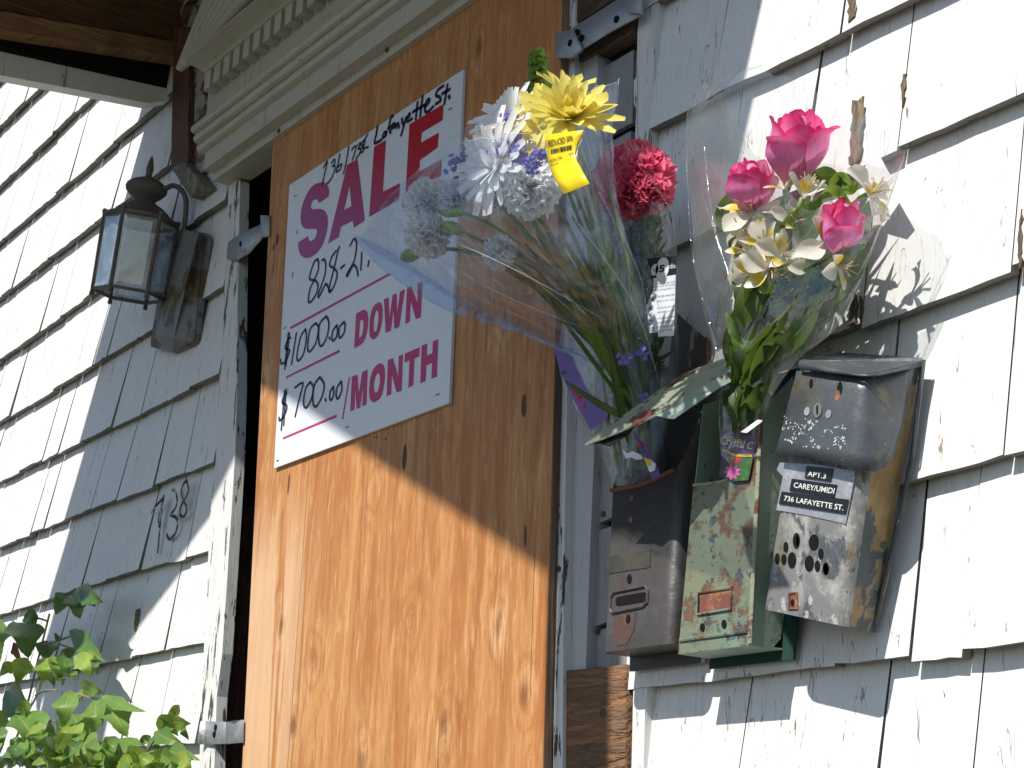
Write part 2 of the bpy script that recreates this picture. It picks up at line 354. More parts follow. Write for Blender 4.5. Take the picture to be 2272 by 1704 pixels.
MAT['brown_post'] = m_wood('brown_post_wood', (.17, .09, .06), (.10, .055, .04), (.04, .02, .015), (45, 45, 3), rings=5)
MAT['old_wood'] = m_wood('weathered_block_wood', (.30, .155, .075), (.19, .115, .07), (.06, .045, .035), (3.5, 30, 30), rings=4, bmp=.8)
MAT['grey_wood'] = m_wood('grey_weathered_wood', (.34, .32, .27), (.24, .22, .18), (.06, .05, .04), (30, 30, 5), rings=6, bmp=.8)
MAT['bare_wood'] = m_wood('bare_shingle_wood', (.27, .21, .14), (.17, .13, .09), (.05, .04, .03), (60, 60, 5), rings=4, bmp=.8)
MAT['plank'] = m_wood('dark_plank_wood', (.13, .09, .06), (.08, .055, .04), (.03, .02, .015), (3, 40, 40), rings=5)
MAT['galv'] = m_peel('galvanised_steel', [((.46, .48, .50), 14, .5, .2), ((.22, .23, .25), 30, .62, .1)], (.34, .36, .38), .5, .55)
MAT['sign'] = m_plain('sign_plastic', (.74, .76, .80), .4, .4, var=.015, sc_=120)
MAT['ink'] = m_plain('marker_ink', (.018, .02, .045), .5, .3)
MAT['magenta'] = m_plain('magenta_print', (.50, .045, .165), .45, .3, var=.06, sc_=300)
def m_sale():
    t = NT('sale_print'); o = t.obj(); x = t.sep(o, 0); z = t.sep(o, 2)
    g = t.math('ADD', t.math('MULTIPLY', x, 1.1), t.math('MULTIPLY', z, 1.9)); st = t.math('MULTIPLY', t.math('SINE', t.math('MULTIPLY', x, 900.)), .05)
    c = t.mix(t.ramp(t.math('ADD', g, st), .98, 1.36), (.36, .075, .25), (.46, .012, .022)); return t.done(t.pbr(c, .45, .3))
MAT['sale'] = m_sale()
MAT['steel_screw'] = m_plain('screw_steel', (.35, .34, .32), .4, .5, .8)
MAT['number_paint'] = m_peel('cracked_black_paint', [((.42, .43, .44), 70, .55, .02)], (.03, .03, .034), .7)
# ------------------------------------------------------------------ ground
gm = NT('yard_grass'); go_ = gm.obj(); gn = gm.noise(go_, 1.2, 8, .7)
MAT['grass'] = gm.done(gm.pbr(gm.mix(gm.ramp(gn, .35, .65), (.045, .054, .036), (.085, .085, .07)), .9, .1, 0., gm.bump(gm.noise(go_, 40, 4), .6, .03)))
MAT['concrete'] = m_plain('grey_concrete', (.22, .21, .195), .85, .2, var=.15, sc_=8, bmp=.3)
g = mk('ground', [(-400, -800, 0), (400, -800, 0), (400, 3, 0), (-400, 3, 0)], [(0, 1, 2, 3)], MAT['grass']); tag(g, kind='structure')
p = MB().box((-.6, -40.0, -.2), (.9, -1.9, .03)).build('path', MAT['concrete']); tag(p, kind='structure')
slab = MB().box((-.9, -1.85, -.2), (1.8, -.12, .45)).build('porch_slab', MAT['concrete']); tag(slab, kind='structure')

# ------------------------------------------------------------------ house wall with one object per shingle
wall = thing('house_wall', 'white painted cedar shingle wall around the boarded doorway', 'wall', (0, 0, 0))
ZT, ZB = 5.6, .0
w_ = MB()
w_.box((-5, .006, ZB), (-.215, .12, ZT)); w_.box((1.20, .006, ZB), (4.2, .12, ZT)); w_.box((-.215, .006, 3.0), (1.20, .12, ZT))
w_.build('sheathing', MAT['tar'], wall)
w2 = MB(); w2.box((-.30, .122, .3), (1.3, .16, 3.2)); w2.build('doorway_shade_back', MAT['dark'], wall)  # near-black sheet puts the shade of the void behind the plywood in colour
def zl(c, a, b, d=.022):
    A, B = wp(c, a[0], a[1], d), wp(c, b[0], b[1], d); k = (B.z - A.z) / (B.x - A.x)
    return lambda x: A.z + k * (x - A.x)
DB = .024
left_lines = [zl('P', (0, 1680), (436, 1645)), zl('P', (0, 1521), (453, 1429)), zl('P', (0, 1362), (463, 1222)), zl('P', (0, 1213), (478, 1025.6)),
              zl('P', (0, 1068.5), (488, 831)), zl('P', (0, 938), (498, 635.6)), zl('P', (0, 800.5), (508, 436)), zl('P', (0, 663), (374, 368)),
              zl('P', (0, 537.7), (347, 240)), zl('P', (0, 412), (206, 213)), zl('P', (0, 282), (93, 192))]
right_lines = [zl('P', (1500, 1521.6), (2272, 1432)), zl('P', (2033, 1068), (2253, 1010)), zl('P', (1930, 718), (2253, 598)), zl('P', (1500, 546), (2267, 209)), zl('P', (1443, 286), (2019, 0))]
def extend(lines, up, dn, xm):
    z = [l(xm) for l in lines]; e = (z[-1] - z[0]) / (len(z) - 1); top, bot = lines[-1], lines[0]
    return [(lambda x, k=k: bot(x) - e * k) for k in range(dn, 0, -1)] + lines + [(lambda x, k=k: top(x) + e * k) for k in range(1, up + 1)]
nl_dn = 2; nr_dn = 2
LL = extend(left_lines, 3, nl_dn, -1.0); RL = extend(right_lines, 3, nr_dn, 1.6)
rs = random.Random(11)
def shingle(lo, hi, xa, xb, la, lb, mat='shingle', label=None, chip=None):
    """one shake: its butt stands proud, its head slips under the course above; la, lb = sideways lean per metre of height of each edge"""
    n = max(4, min(9, int((xb - xa) / .03))); bd = DB + rs.uniform(-.002, .005); th = .013 + rs.uniform(0, .005); jit = rs.uniform(-.004, .004)
    vs = []; uv = []; fs = []; fm = []
    gap = .0012
    tilt = rs.uniform(-.003, .003)
    ph = rs.uniform(0, 50)
    for k in range(n + 1):
        u = k / n; x = xa + gap + (xb - xa - 2 * gap) * u
        zb = lo(x) + jit + tilt * (u - .5) + .0032 * mnoise.noise(V((x * 34, ph, 0))) + .0016 * mnoise.noise(V((x * 120, ph, 3)))
        zt = hi(x) + .025
        lean = la + (lb - la) * u
        bow = .0015 * mnoise.noise(V((x * 14, ph, 9)))
        vs += [V((x, -bd - bow, zb)), V((x + lean * (zt - zb), -.003, zt)), V((x, -bd - bow + th, zb + .001))]
        uv += [(u, 0), (u, 1), (u, 0)]
    for k in range(n):
        a = 3 * k; b = a + 3
        fs.append((a, b, b + 1, a + 1)); fm.append(0)
        fs.append((a + 2, b + 2, b, a)); fm.append(1)
    fs.append((0, 1, 2)); fm.append(1); e = 3 * n; fs.append((e, e + 2, e + 1)); fm.append(1)
    o = mk('shingle', vs, fs, [MAT[mat], MAT['butt']], wall, False, uv, fm, label); return o
# left of the doorway: narrow shakes in random widths
xtrim = [wp('P', x, y, .016).x for x, y in ((441, 1704), (446, 1590), (467, 1130), (478, 1030), (495, 708), (505, 480))]
for i in range(len(LL) - 1):
    lo, hi = LL[i], LL[i + 1]
    zc = lo(-.3); xr = xtrim[0] if zc < 3.1 else (-.66 if zc < 3.45 else -.70)
    # right-hand end follows the trim board
    for (X, Z) in [(wp('P', x, y, .016).x, wp('P', x, y, .016).z) for x, y in ((441, 1704), (446, 1590), (467, 1130), (478, 1030), (495, 708), (505, 480))]:
        if Z <= zc + .08: xr = X
    if zc > 2.98: xr = -.20
    x = xr + .004
    while x > -3.0:
        w = rs.choice([.085, .1, .11, .125, .14, .15, .165, .185]) * rs.uniform(.9, 1.1)
        if x == xr + .004: w = rs.uniform(.12, .19)
        ln = lambda X: max(.02, min(.17, .02 + (-X - .25) * .4))
        shingle(lo, hi, x - w, x, ln(x - w), ln(x) if x < xr else .03)
        x -= w
# right of the doorway: wide shakes whose joints are those of the photograph
def jx(a, b, lo):
    A, B = W(*a, .012), W(*b, .012); k = (A.x - B.x) / (A.z - B.z); x = B.x + k * (lo(B.x) - B.z); return x, k
# joints per course from the lowest measured one up: pairs of points (upper, lower) on the joint
RJ = {0: [((1662, 1509), (1647, 1704)), ((1973, 1478), (1957, 1704)), ((2177, 1450), (2165, 1704))],
      1: [((1871, 1398), (1870, 1480)), ((2047, 1130), (2037, 1462)), ((2160, 1250), (2152, 1446))],
      2: [((1700, 860), (1692, 1150)), ((1988, 697), (1983, 1040)), ((2253, 611), (2245, 1003))],
      3: [((1660, 520), (1650, 820)), ((1933, 560), (1928, 720)), ((2269, 220), (2263, 591))],
      4: [((1640, 190), (1630, 470)), ((1824, 93), (1806, 300)), ((2021, 0), (2008, 312))],
      5: [((1615, 0), (1601, 170)), ((1888, 0), (1886, 42)), ((2150, -120), (2145, -70))]}
XL = {k: W(*p_, .012).x for k, p_ in {0: (1425, 1600), 1: (1400, 1400), 2: (1424, 1000), 3: (1438, 700), 4: (1450, 420), 5: (1456, 150)}.items()}
for i in range(len(RL) - 1):
    lo, hi = RL[i], RL[i + 1]; j = i - nr_dn + 1
    js = sorted(jx(a, b, lo) for a, b in RJ.get(j, [])) if j in RJ else []
    xs = [(XL.get(j, W(1440, 300, .012).x), .02)] + js
    while xs[-1][0] < 2.9: xs.append((xs[-1][0] + rs.uniform(.16, .30), rs.uniform(.02, .09)))
    for (a, ka), (b, kb) in zip(xs[:-1], xs[1:]):
        shingle(lo, hi, a, b, max(0, min(.12, ka)), max(0, min(.12, kb)))
# above the doorway, mostly behind the door head
for i in range(4):
    z0 = 3.42 + i * .19; x = -.20
    while x < 1.2:
        w = rs.uniform(.12, .2); shingle(lambda X: z0, lambda X: z0 + .19, x, min(x + w, 1.21), .02, .02); x += w

# places where the paint has come off down to grey-brown wood
for pts in ([(1893, 222), (1914, 216), (1917, 262), (1909, 330), (1900, 361), (1884, 364), (1886, 318), (1889, 262)], [(1880, -6), (1900, -10), (1898, 38), (1882, 45)], [(1888, 640), (1897, 655), (1899, 700), (1893, 724), (1884, 726), (1885, 690)], [(1908, 650), (1914, 690), (1909, 716), (1905, 690)], [(2000, 170), (2009, 160), (2006, 230), (2000, 240)],
            [(2262, 470), (2268, 462), (2266, 590), (2259, 592)], [(300, 1355), (307, 1352), (309, 1372), (303, 1398), (297, 1402), (298, 1380)], [(1612, 1395), (1618, 1394), (1617, 1445), (1611, 1446)]):
    ls = RL if pts[0][0] > 1000 else LL; P = []
    q = W(*pts[len(pts) // 2], .014); k_ = max(i for i in range(len(ls) - 1) if ls[i](q.x) <= q.z + .01 or i == 0)
    for x, y in pts:
        d_ = .012
        for _ in range(3):
            q = W(x, y, d_); f_ = (q.z - ls[k_](q.x)) / (ls[k_ + 1](q.x) + .025 - ls[k_](q.x)); d_ = DB + .005 - max(0, min(1, f_)) * (DB + .002)
        P.append(W(x, y, d_))
    Q_ = []
    for a_, b_ in zip(P, P[1:] + P[:1]):
        n_ = max(1, int((b_ - a_).length / .006))
        for k in range(n_): Q_.append(a_ + (b_ - a_) * (k / n_) + V((rs.uniform(-.0022, .0022), 0, rs.uniform(-.003, .003))))
    MB().prism(Q_, (0, .004, 0)).build('bare_patch', MAT['bare_wood'], wall)

# ------------------------------------------------------------------ door frame (peeling boards round the opening)
frame = thing('door_frame', 'peeling white door frame around the boarded doorway', 'door frame', (-.2, 0, .45))
def board(name, crop, left, right, d, thick, mat, parent, label=None, sub=6):
    """board traced by its left and right edge, top to bottom; front face at d"""
    L = wps(crop, left, d); R = wps(crop, right, d); b = V((0, thick, 0)); mb = MB(); n = len(L)
    vs = []; 
    for l, r in zip(L, R): vs += [l, r, l + b, r + b]
    fs = []
    for i in range(n - 1):
        a = 4 * i; c = a + 4
        fs += [(a, a + 1, c + 1, c), (a + 2, a, c, c + 2), (a + 1, a + 3, c + 3, c + 1)]
    fs += [(0, 2, 3, 1), (4 * n - 4, 4 * n - 3, 4 * n - 1, 4 * n - 2)]
    return mk(name, vs, fs, MAT[mat], parent, label=label)
board('trim_board', 'P', [(507, 400), (505, 480), (495, 708), (484, 900), (478, 1030), (467, 1130), (455, 1380), (446, 1590), (440, 1760), (436, 2000)],
      [(533, 400), (531, 480), (527, 700), (526, 860), (522, 1000), (514, 1130), (503, 1300), (493, 1450), (481, 1545), (474, 1760), (468, 2000)], .024, .022, 'trim', frame)
board('jamb', 'P', [(522, 1120), (506, 1400), (494, 1560), (488, 1760), (480, 2000)], [(528, 1120), (514, 1400), (505, 1560), (498, 1760), (490, 2000)], -.02, .10, 'brown_post', frame)
# right side: stop strip, grey casing board
board('stop_strip', 'P', [(1259, -60), (1258, 131), (1250, 600), (1240, 1000), (1234, 1250), (1227, 1704), (1222, 2000)],
      [(1277, -60), (1275, 131), (1264, 600), (1256, 1000), (1251, 1250), (1248, 1704), (1245, 2000)], .034, .05, 'trim', frame)
board('casing_board', 'P', [(1270, 140), (1262, 600), (1253, 1000), (1249, 1250), (1246, 1704), (1243, 2000)],
      [(1326, 120), (1322, 600), (1318, 1000), (1310, 1200), (1300, 1475), (1296, 1704), (1294, 2000)], .020, .05, 'trim_grey', frame)
board('edge_strip', 'P', [(1428, -80), (1415, 60), (1412, 170), (1406, 180), (1406, 230), (1412, 240), (1409, 300), (1406, 420), (1403, 700), (1402, 1000), (1404, 1300), (1406, 1500), (1404, 1580), (1401, 1704), (1398, 2000)],
      [(1466, -80), (1453, 60), (1449, 170), (1447, 190), (1446, 230), (1445, 250), (1443, 300), (1440, 420), (1436, 700), (1432, 1000), (1430, 1300), (1438, 1500), (1431, 1580), (1428, 1704), (1424, 2000)], .022, .05, 'trim', frame)
# the strip of wall laid bare between casing and shingles: old grey shakes and a dark crack
board('backing_board', 'P', [(1300, -80), (1296, 700), (1290, 1300), (1280, 2000)], [(1440, -80), (1430, 700), (1420, 1300), (1410, 2000)], -.012, .02, 'tar', frame)
for L_, R_, d in (([(1339, 150), (1334, 250), (1330, 310)], [(1406, 110), (1404, 200), (1403, 272)], .006), ([(1328, 330), (1330, 560), (1324, 640)], [(1400, 290), (1400, 540), (1398, 590)], .004),
                  ([(1322, 660), (1324, 1000), (1309, 1170)], [(1398, 610), (1398, 1000), (1396, 1130)], .006), ([(1330, 1178), (1318, 1290), (1303, 1396)], [(1398, 1150), (1397, 1260), (1396, 1362)], .007),
                  ([(1324, 1402), (1321, 1440), (1319, 1480)], [(1396, 1372), (1395, 1420), (1394, 1480)], .004)):
    board('old_shingle', 'P', L_, R_, d, .01, 'bare_shingle', frame, 'bare grey shingle left where the casing was pulled off')
# nail heads on the strips
for x, y, d in ((1239, 1262, .036), (1322, 1400, .010), (1336, 1140, .009)):
    MB().disc(W(x, y, d), OUT, .004, 10, 0, .003).build('nail_head', MAT['brown_post'], frame)

# ------------------------------------------------------------------ plywood
DP = .050
ply = thing('plywood_sheet', 'orange fir plywood sheet boarding up the doorway', 'plywood', W(880, 1850, DP))
PL = [W(607.5, 290, DP), W(604, 349, DP), W(537, 1704, DP), W(527, 1900, DP)]; PR = [W(1249, -150, DP), W(1229, 852, DP), W(1205, 1704, DP), W(1199, 1900, DP)]
PL[0].z = PR[0].z = max(PR[0].z, 3.15); PL[3].z = PR[3].z = min(PL[3].z, PR[3].z)
ob = MB(); poly = [PL[0], PR[0], PR[1], PR[2], PR[3], PL[3], PL[2], PL[1]]
mbp = MB(); fr = [V(p_) for p_ in poly]; bk = [p_ + V((0, .0145, 0)) for p_ in fr]; n = len(fr)
mk('face_veneer', fr + [p_ + V((0, .002, 0)) for p_ in fr], [tuple(range(n - 1, -1, -1))] + [(i, (i + 1) % n, (i + 1) % n + n, i + n) for i in range(n)], MAT['ply'], ply)
mk('core_veneer', [p_ + V((0, .002, 0)) for p_ in fr] + bk, [(i, (i + 1) % n, (i + 1) % n + n, i + n) for i in range(n)] + [tuple(range(n, 2 * n))], MAT['ply_edge'], ply)
e0 = [V((p_.x - .006, -DP + .003, p_.z)) for p_ in (PL[0], PL[1], PL[2], PL[3])]; e1 = [V((p_.x + .0, -DP + .003, p_.z)) for p_ in (PL[0], PL[1], PL[2], PL[3])]
mk('edge_sliver', e0 + e1, [(0, 4, 5, 1), (1, 5, 6, 2), (2, 6, 7, 3)], MAT['pale_edge'], ply)
# knot holes and splits that go right into the face
for x, y, rx, ry in ((897, 1014, .006, .022), (615, 530, .005, .013), (607, 548, .003, .008), (1165, 1190, .003, .016), (640, 1074, .003, .02), (855, 974, .002, .002), (830, 970, .002, .002), (836, 969, .002, .002), (1162, 900, .006, .018)):
    MB().disc(W(x, y, DP + .0006), OUT, rx, 9, 0, .0006, ry=ry).build('knot_hole', MAT['brown_post'], ply)

# ------------------------------------------------------------------ metal straps holding the plywood
def strap(label, quads, nails):
    c = sum((wp(*q[0]) for q in quads), V((0, 0, 0))) / len(quads)
    s = thing('metal_strap', label, 'metal strap', c, 'galvanised straps holding the plywood')
    for nm, crop, pts, ds, th in [(q[1], q[0][0], q[2], q[3], q[4]) for q in quads]:
        P = [wp(crop, x, y, d) for (x, y), d in zip(pts, ds)]
        bevel(MB().prism(P, (0, th, 0)).build(nm, MAT['galv'], s), .0008, 1)
    for x, y, d in nails: MB().disc(W(x, y, d), OUT, .005, 10, 0, .004, ry=.006).build('nail_hole', MAT['dark'], s)
    return s
strap('long galvanised strap bridging from the plywood to the wall behind the yellow flower, top', [
    (('P', 1330, 50, .05), 'strap_band', [(1268, 62), (1392, -16), (1418, 36), (1352, 72), (1290, 110)], [.052, .040, .040, .045, .052], .003),
    (('P', 1250, 100, .06), 'strap_end', [(1233, 72), (1270, 64), (1289, 110), (1268, 128), (1233, 128)], [.058, .058, .058, .058, .058], .006),
    (('P', 1405, 10, .05), 'strap_end', [(1388, -20), (1421, -30), (1422, 31), (1391, 27)], [.048, .048, .048, .048], .006)],
      [(1264, 95, .0588), (1288, 84, .0536), (1366, 42, .046), (1278, 72, .0545)])
strap('short bent galvanised strap beside the wall lantern', [
    (('P', 540, 530, .04), 'strap_band', [(506, 536), (540, 514), (579, 497), (580, 530), (552, 562), (520, 580), (502, 574)], [.028, .036, .05, .05, .038, .03, .028], .003),
    (('P', 586, 500, .05), 'strap_end', [(577, 477), (596, 478), (596, 524), (579, 527)], [.056, .056, .056, .056], .005)],
      [(533, 541, .0385), (545, 553, .0385)])
strap('galvanised strap at the foot of the door frame above the green sapling', [
    (('P', 470, 1625, .04), 'strap_band', [(458, 1600), (500, 1602), (500, 1651), (455, 1652)], [.03, .036, .036, .03], .003),
    (('P', 445, 1625, .04), 'strap_curl', [(444, 1599), (458, 1600), (455, 1652), (436, 1651)], [.040, .030, .030, .040], .003),
    (('P', 520, 1625, .05), 'strap_end', [(500, 1602), (514, 1599), (539, 1597), (538, 1648), (512, 1650), (500, 1651)], [.036, .052, .056, .056, .052, .036], .003)],
      [(477, 1614, .0352), (474, 1629, .0352)])

# planks in the gap beside the door
def gap_block(name, label, cat, pts, d, th, mat):
    P = [W(x, y, d) for x, y in pts]; c = sum(P, V((0, 0, 0))) / len(P); t = thing(name, label, cat, c)
    bevel(MB().prism(P, (0, th, 0)).build('block', MAT[mat], t), .0015, 1); return t
blk = gap_block('wood_block', 'weathered brown wood block under the leftmost rusty mailbox', 'wood block', [(1255, 1487), (1330, 1481), (1388, 1473), (1388, 1600), (1384, 1900), (1250, 1900), (1252, 1704)], .028, .04, 'old_wood')
MB().disc(W(1337, 1580, .0285), OUT, .006, 10, 0, .002).build('nail_head', MAT['brown_post'], blk)
gap_block('wood_plank', 'dark brown plank wedged behind the long metal strap', 'plank', [(1278, 62), (1404, -20), (1405, 73), (1278, 140)], .026, .05, 'plank')
gap_block('wood_plank', 'dark brown plank above the long metal strap, cut off by the photo top', 'plank', [(1278, -110), (1408, -190), (1406, -32), (1278, 52)], .030, .05, 'plank')

# ------------------------------------------------------------------ door head with dentils
head = thing('door_crosshead', 'cream dentil door head with fluted pediment above the plywood', 'door head', wp('K', 300, 1240, .06))
XR = 1.28
def member(name, crop, prof, xl, mat='crosshead', sm=False):
    """moulding: profile of (depth, z) from bottom back round the front to top back, run from xl to XR"""
    n = len(prof); vs = [V((xl, -d, z)) for d, z in prof] + [V((XR, -d, z)) for d, z in prof]
    fs = [(i, i + 1, i + 1 + n, i + n) for i in range(n - 1)] + [tuple(range(n - 1, -1, -1)), tuple(range(n, 2 * n))]
    o = mk(name, vs, fs, MAT[mat], head); return auto_smooth(o, 35)
def Z(crop, x, y, d): return wp(crop, x, y, d).z
def X(crop, x, y, d): return wp(crop, x, y, d).x
z1 = Z('K', 280, 1235, .062); z2 = Z('K', 220, 1160, .085); z3 = Z('K', 220, 1050, .085); z4 = Z('K', 145, 985, .112); z5 = Z('K', 235, 880, .085)
z6 = Z('K', 220, 622, .108); z7 = Z('K', 215, 515, .108); z8 = Z('K', 110, 412, .150)
member('bottom_rail', 'K', [(0, z1), (.062, z1), (.062, z2 + .004), (0, z2 + .004)], X('K', 280, 1235, .062))
member('lower_fascia', 'K', [(0, z2), (.085, z2), (.085, z3 + .002), (0, z3 + .002)], X('K', 220, 1160, .085))
hh = z5 - z3
bead = [(0, z3)]
for k, (d0, a, b) in enumerate(((.100, 0, .32), (.110, .32, .66), (.118, .66, 1.0))):
    for q in range(6):
        th = math.pi * (q / 5 - .5); bead.append((d0 - .006 + .008 * math.cos(th), z3 + hh * (a + (b - a) * (.5 + .47 * math.sin(th)))))
bead += [(.085, z5), (0, z5)]
member('bead_moulding', 'K', bead, X('K', 145, 985, .112))
member('frieze', 'K', [(0, z5 - .002), (.082, z5 - .002), (.082, z7 + .02), (0, z7 + .02)], X('K', 240, 760, .082))
zc = z8 - z7
crown = [(0, z7), (.112, z7)] + [(.112 + .042 * (1 - math.cos(math.pi * .5 * q / 5)), z7 + zc * (.05 + .45 * math.sin(math.pi * .5 * q / 5))) for q in range(6)] + [(.150, z7 + zc * .55), (.158, z7 + zc * .62), (.158, z7 + zc * .80), (.150, z7 + zc * .84), (.150, z7 + zc), (0, z7 + zc)]
member('crown_moulding', 'K', crown, X('K', 112, 425, .150))
gaps = [X('K', x, y, .108) for x, y in ((258, 590), (322, 535), (390, 478), (460, 420), (528, 362), (598, 300), (668, 238), (742, 176), (820, 112), (894, 48))]
pit = (gaps[-1] - gaps[0]) / (len(gaps) - 1)
x = X('K', 220, 622, .108); k = 0
dent = None
while x < XR - .02:
    wdt = pit * .62
    a = [V((x, -.108, z7)), V((x + wdt, -.108, z7)), V((x + wdt, -.108, z6)), V((x, -.108, z6))]
    if dent is None:
        dent = MB().hexa(a, [q + V((0, .026, 0)) for q in a]).build('dentil', MAT['crosshead'], head); x0 = x
    else:
        d_ = dent.copy(); COL.objects.link(d_); d_.parent = head; d_.location = (x - x0, 0, 0)
    x += pit
# pediment: raking flutes that fan out of the left corner
c0 = wp('K', 46, 350, .150); cz = z8
apx = V(((c0.x + XR) / 2, 0, cz + .42))
base = V((c0.x, -.1, cz)); L_ = apx.x - base.x
mk('tympanum', [(base.x, -.09, cz - .001), (XR, -.09, cz - .001), (apx.x, -.09, apx.z), (base.x, -.0, cz - .001), (XR, 0, cz - .001), (apx.x, 0, apx.z)], [(0, 1, 2), (5, 4, 3), (0, 3, 4, 1), (1, 4, 5, 2), (2, 5, 3, 0)], MAT['crosshead'], head)
r0 = wp('K', 46, 350, .15); r1 = wp('K', 205, -10, .15)
rk = V((r1.x - r0.x, 0, r1.z - r0.z)).normalized()
mbk = MB()
for k in range(6):
    a0 = math.atan2(rk.z, rk.x) * (1 - k / 6.3); dr = V((math.cos(a0), 0, math.sin(a0)))
    s0 = V((c0.x + .014 * k, -.142, cz + .004)); ln = .55
    mbk.tube([s0 + dr * (ln * q / 5) for q in range(6)], [.009 + .022 * q / 5 for q in range(6)], 10)
auto_smooth(mbk.build('fluting', MAT['crosshead'], head), 60)
for x_, y_ in ((498, 290), (617, 290), (857, 110), (669, 165)):
    MB().disc(W(x_, y_, .0865), OUT, .005, 8, 0, .003).build('rust_nail', MAT['brown_post'], head)

# ------------------------------------------------------------------ porch roof that shades the doorway
DF = 1.40
def bk_(xw, zw, D=DF): return V((xw - SD.x * D, -D, zw - SD.z * D))
porch = thing('porch_roof', 'gabled porch roof with brown beam and white eave board above the lantern', 'porch roof', (.4, -.7, 3.3))
def depth_at(px, py, X_):       # depth at which the sight line through a pixel crosses the plane X = X_
    r = _cam_to_world(V((px - CX, py - CY, FL))); t = (X_ - CAM.x) / r.x; return CAM + r * t
# white eave board (left)
A0 = W(374, 240, .02); A1 = W(389, 181, .02)
XA = A0.x; B0 = depth_at(0, 168, XA - .015); B1 = depth_at(0, 104, XA - .015)
def ext(a, b, D): k = (-D - a.y) / (b.y - a.y); return a + (b - a) * k
E0 = ext(A0, B0, DF + .1); E1 = ext(A1, B1, DF + .1); A1.x = XA; E1.x = E0.x
tk = V((-.035, 0, 0))
C0 = A0 + V((0, -.022, .01)); 
eave = MB(); eave.add([A0 + V((0, 0, .022)), A0 + V((0, -.05, -.004)), E0, E1, A1] + [p_ + tk for p_ in (A0 + V((0, 0, .022)), A0 + V((0, -.05, -.004)), E0, E1, A1)],
                      [(0, 1, 2, 3, 4), (9, 8, 7, 6, 5), (0, 5, 6, 1), (1, 6, 7, 2), (2, 7, 8, 3), (3, 8, 9, 4), (4, 9, 5, 0)])
MAT['eave'] = m_white_paint('eave_paint', (.82, .80, .74), (.42, .39, .33), chip=.78, streak=(6, 2, 60), gr=.55)
eave.build('eave_board', MAT['eave'], porch)
# brown beams nearer the door
def beam(name, pts_wall, pts_out, Xb, th, mat):
    a = [depth_at(*p_, Xb) for p_ in pts_wall]; b = [depth_at(*p_, Xb) for p_ in pts_out]
    a = [ext(q, r_, .0) if False else q for q, r_ in zip(a, b)]
    aw = [q + (r_ - q) * ((-.01 - q.y) / (r_.y - q.y)) for q, r_ in zip(a, b)]; bw = [ext(q, r_, DF) for q, r_ in zip(a, b)]
    t_ = V((th, 0, 0)); F = [aw[1], bw[1], bw[0], aw[0]]
    mb_ = MB().add([aw[0], aw[1], bw[1], bw[0]] + [q - t_ for q in (aw[0], aw[1], bw[1], bw[0])], [(0, 1, 2, 3), (7, 6, 5, 4), (0, 4, 5, 1), (1, 5, 6, 2), (2, 6, 7, 3), (3, 7, 4, 0)])
    return mb_.build(name, MAT[mat], porch)
XBm = W(395, 115, .03).x
beam('beam', [(392, 128), (394, 94)], [(0, 66), (0, 24)], XBm, .05, 'bounce_lit_beam')
beam('upper_beam', [(394, 93), (420, -150)], [(0, 22), (0, -260)], XBm - .012, .05, 'brown_wood')
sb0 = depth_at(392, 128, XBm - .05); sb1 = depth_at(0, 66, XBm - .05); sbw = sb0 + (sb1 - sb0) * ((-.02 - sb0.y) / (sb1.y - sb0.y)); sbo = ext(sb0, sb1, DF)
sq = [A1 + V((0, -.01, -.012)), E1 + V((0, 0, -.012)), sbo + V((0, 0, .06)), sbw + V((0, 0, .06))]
MB().hexa([q + V((0, 0, .012)) for q in sq], sq).build('soffit_shade_board', MAT['dark'], porch)  # near-black colour stands for deep shade between eave board and beam
# gable front: outline of the opening, whose lower edge throws the slanting shadow
low = [(-.965, 1.955), (-.549, 1.965), (-.44, 2.04), (-.132, 2.246), (-.02, 2.345), (.077, 2.444), (.30, 2.335), (.60, 2.175), (.958, 1.989), (1.03, 1.95), (1.24, 1.93)]
gp = [bk_(*q) for q in low]; xl, xr_ = gp[0].x, 1.555
rid = V((.40, -DF, gp[5].z + .42))
outl = gp + [V((xr_, -DF, 3.42)), rid, V((xl, -DF, 3.42))]
MB().prism(outl, (0, -.05, 0)).build('gable_board', MAT['eave'], porch)
mr = MB()
for a, b in (((xl - .02, 3.40), (rid.x, rid.z + .03)), ((rid.x, rid.z + .03), (xr_ + .01, 3.40))):
    F = [V((a[0], -DF - .1, a[1])), V((b[0], -DF - .1, b[1])), V((b[0], .0, b[1])), V((a[0], .0, a[1]))]
    mr.hexa([q + V((0, 0, .04)) for q in F], F)
mr.build('roof_deck', MAT['brown_wood'], porch)
MB().box((xr_ - .04, -DF - .02, 3.32), (xr_, -.03, 3.42)).build('eave_board', MAT['eave'], porch)
pl0 = bk_(-.955, 1.9); pl1 = bk_(-.545, 1.9)
MB().box((pl0.x, -DF - .05, .45), (pl1.x, -DF + .02, pl0.z + .06)).build('post', MAT['eave'], porch)
pr0 = bk_(1.035, 1.9); pr1 = bk_(1.135, 1.9)
MB().box((pr0.x, -DF - .05, .45), (pr1.x, -DF + .03, pr0.z + .06)).build('post', MAT['eave'], porch)

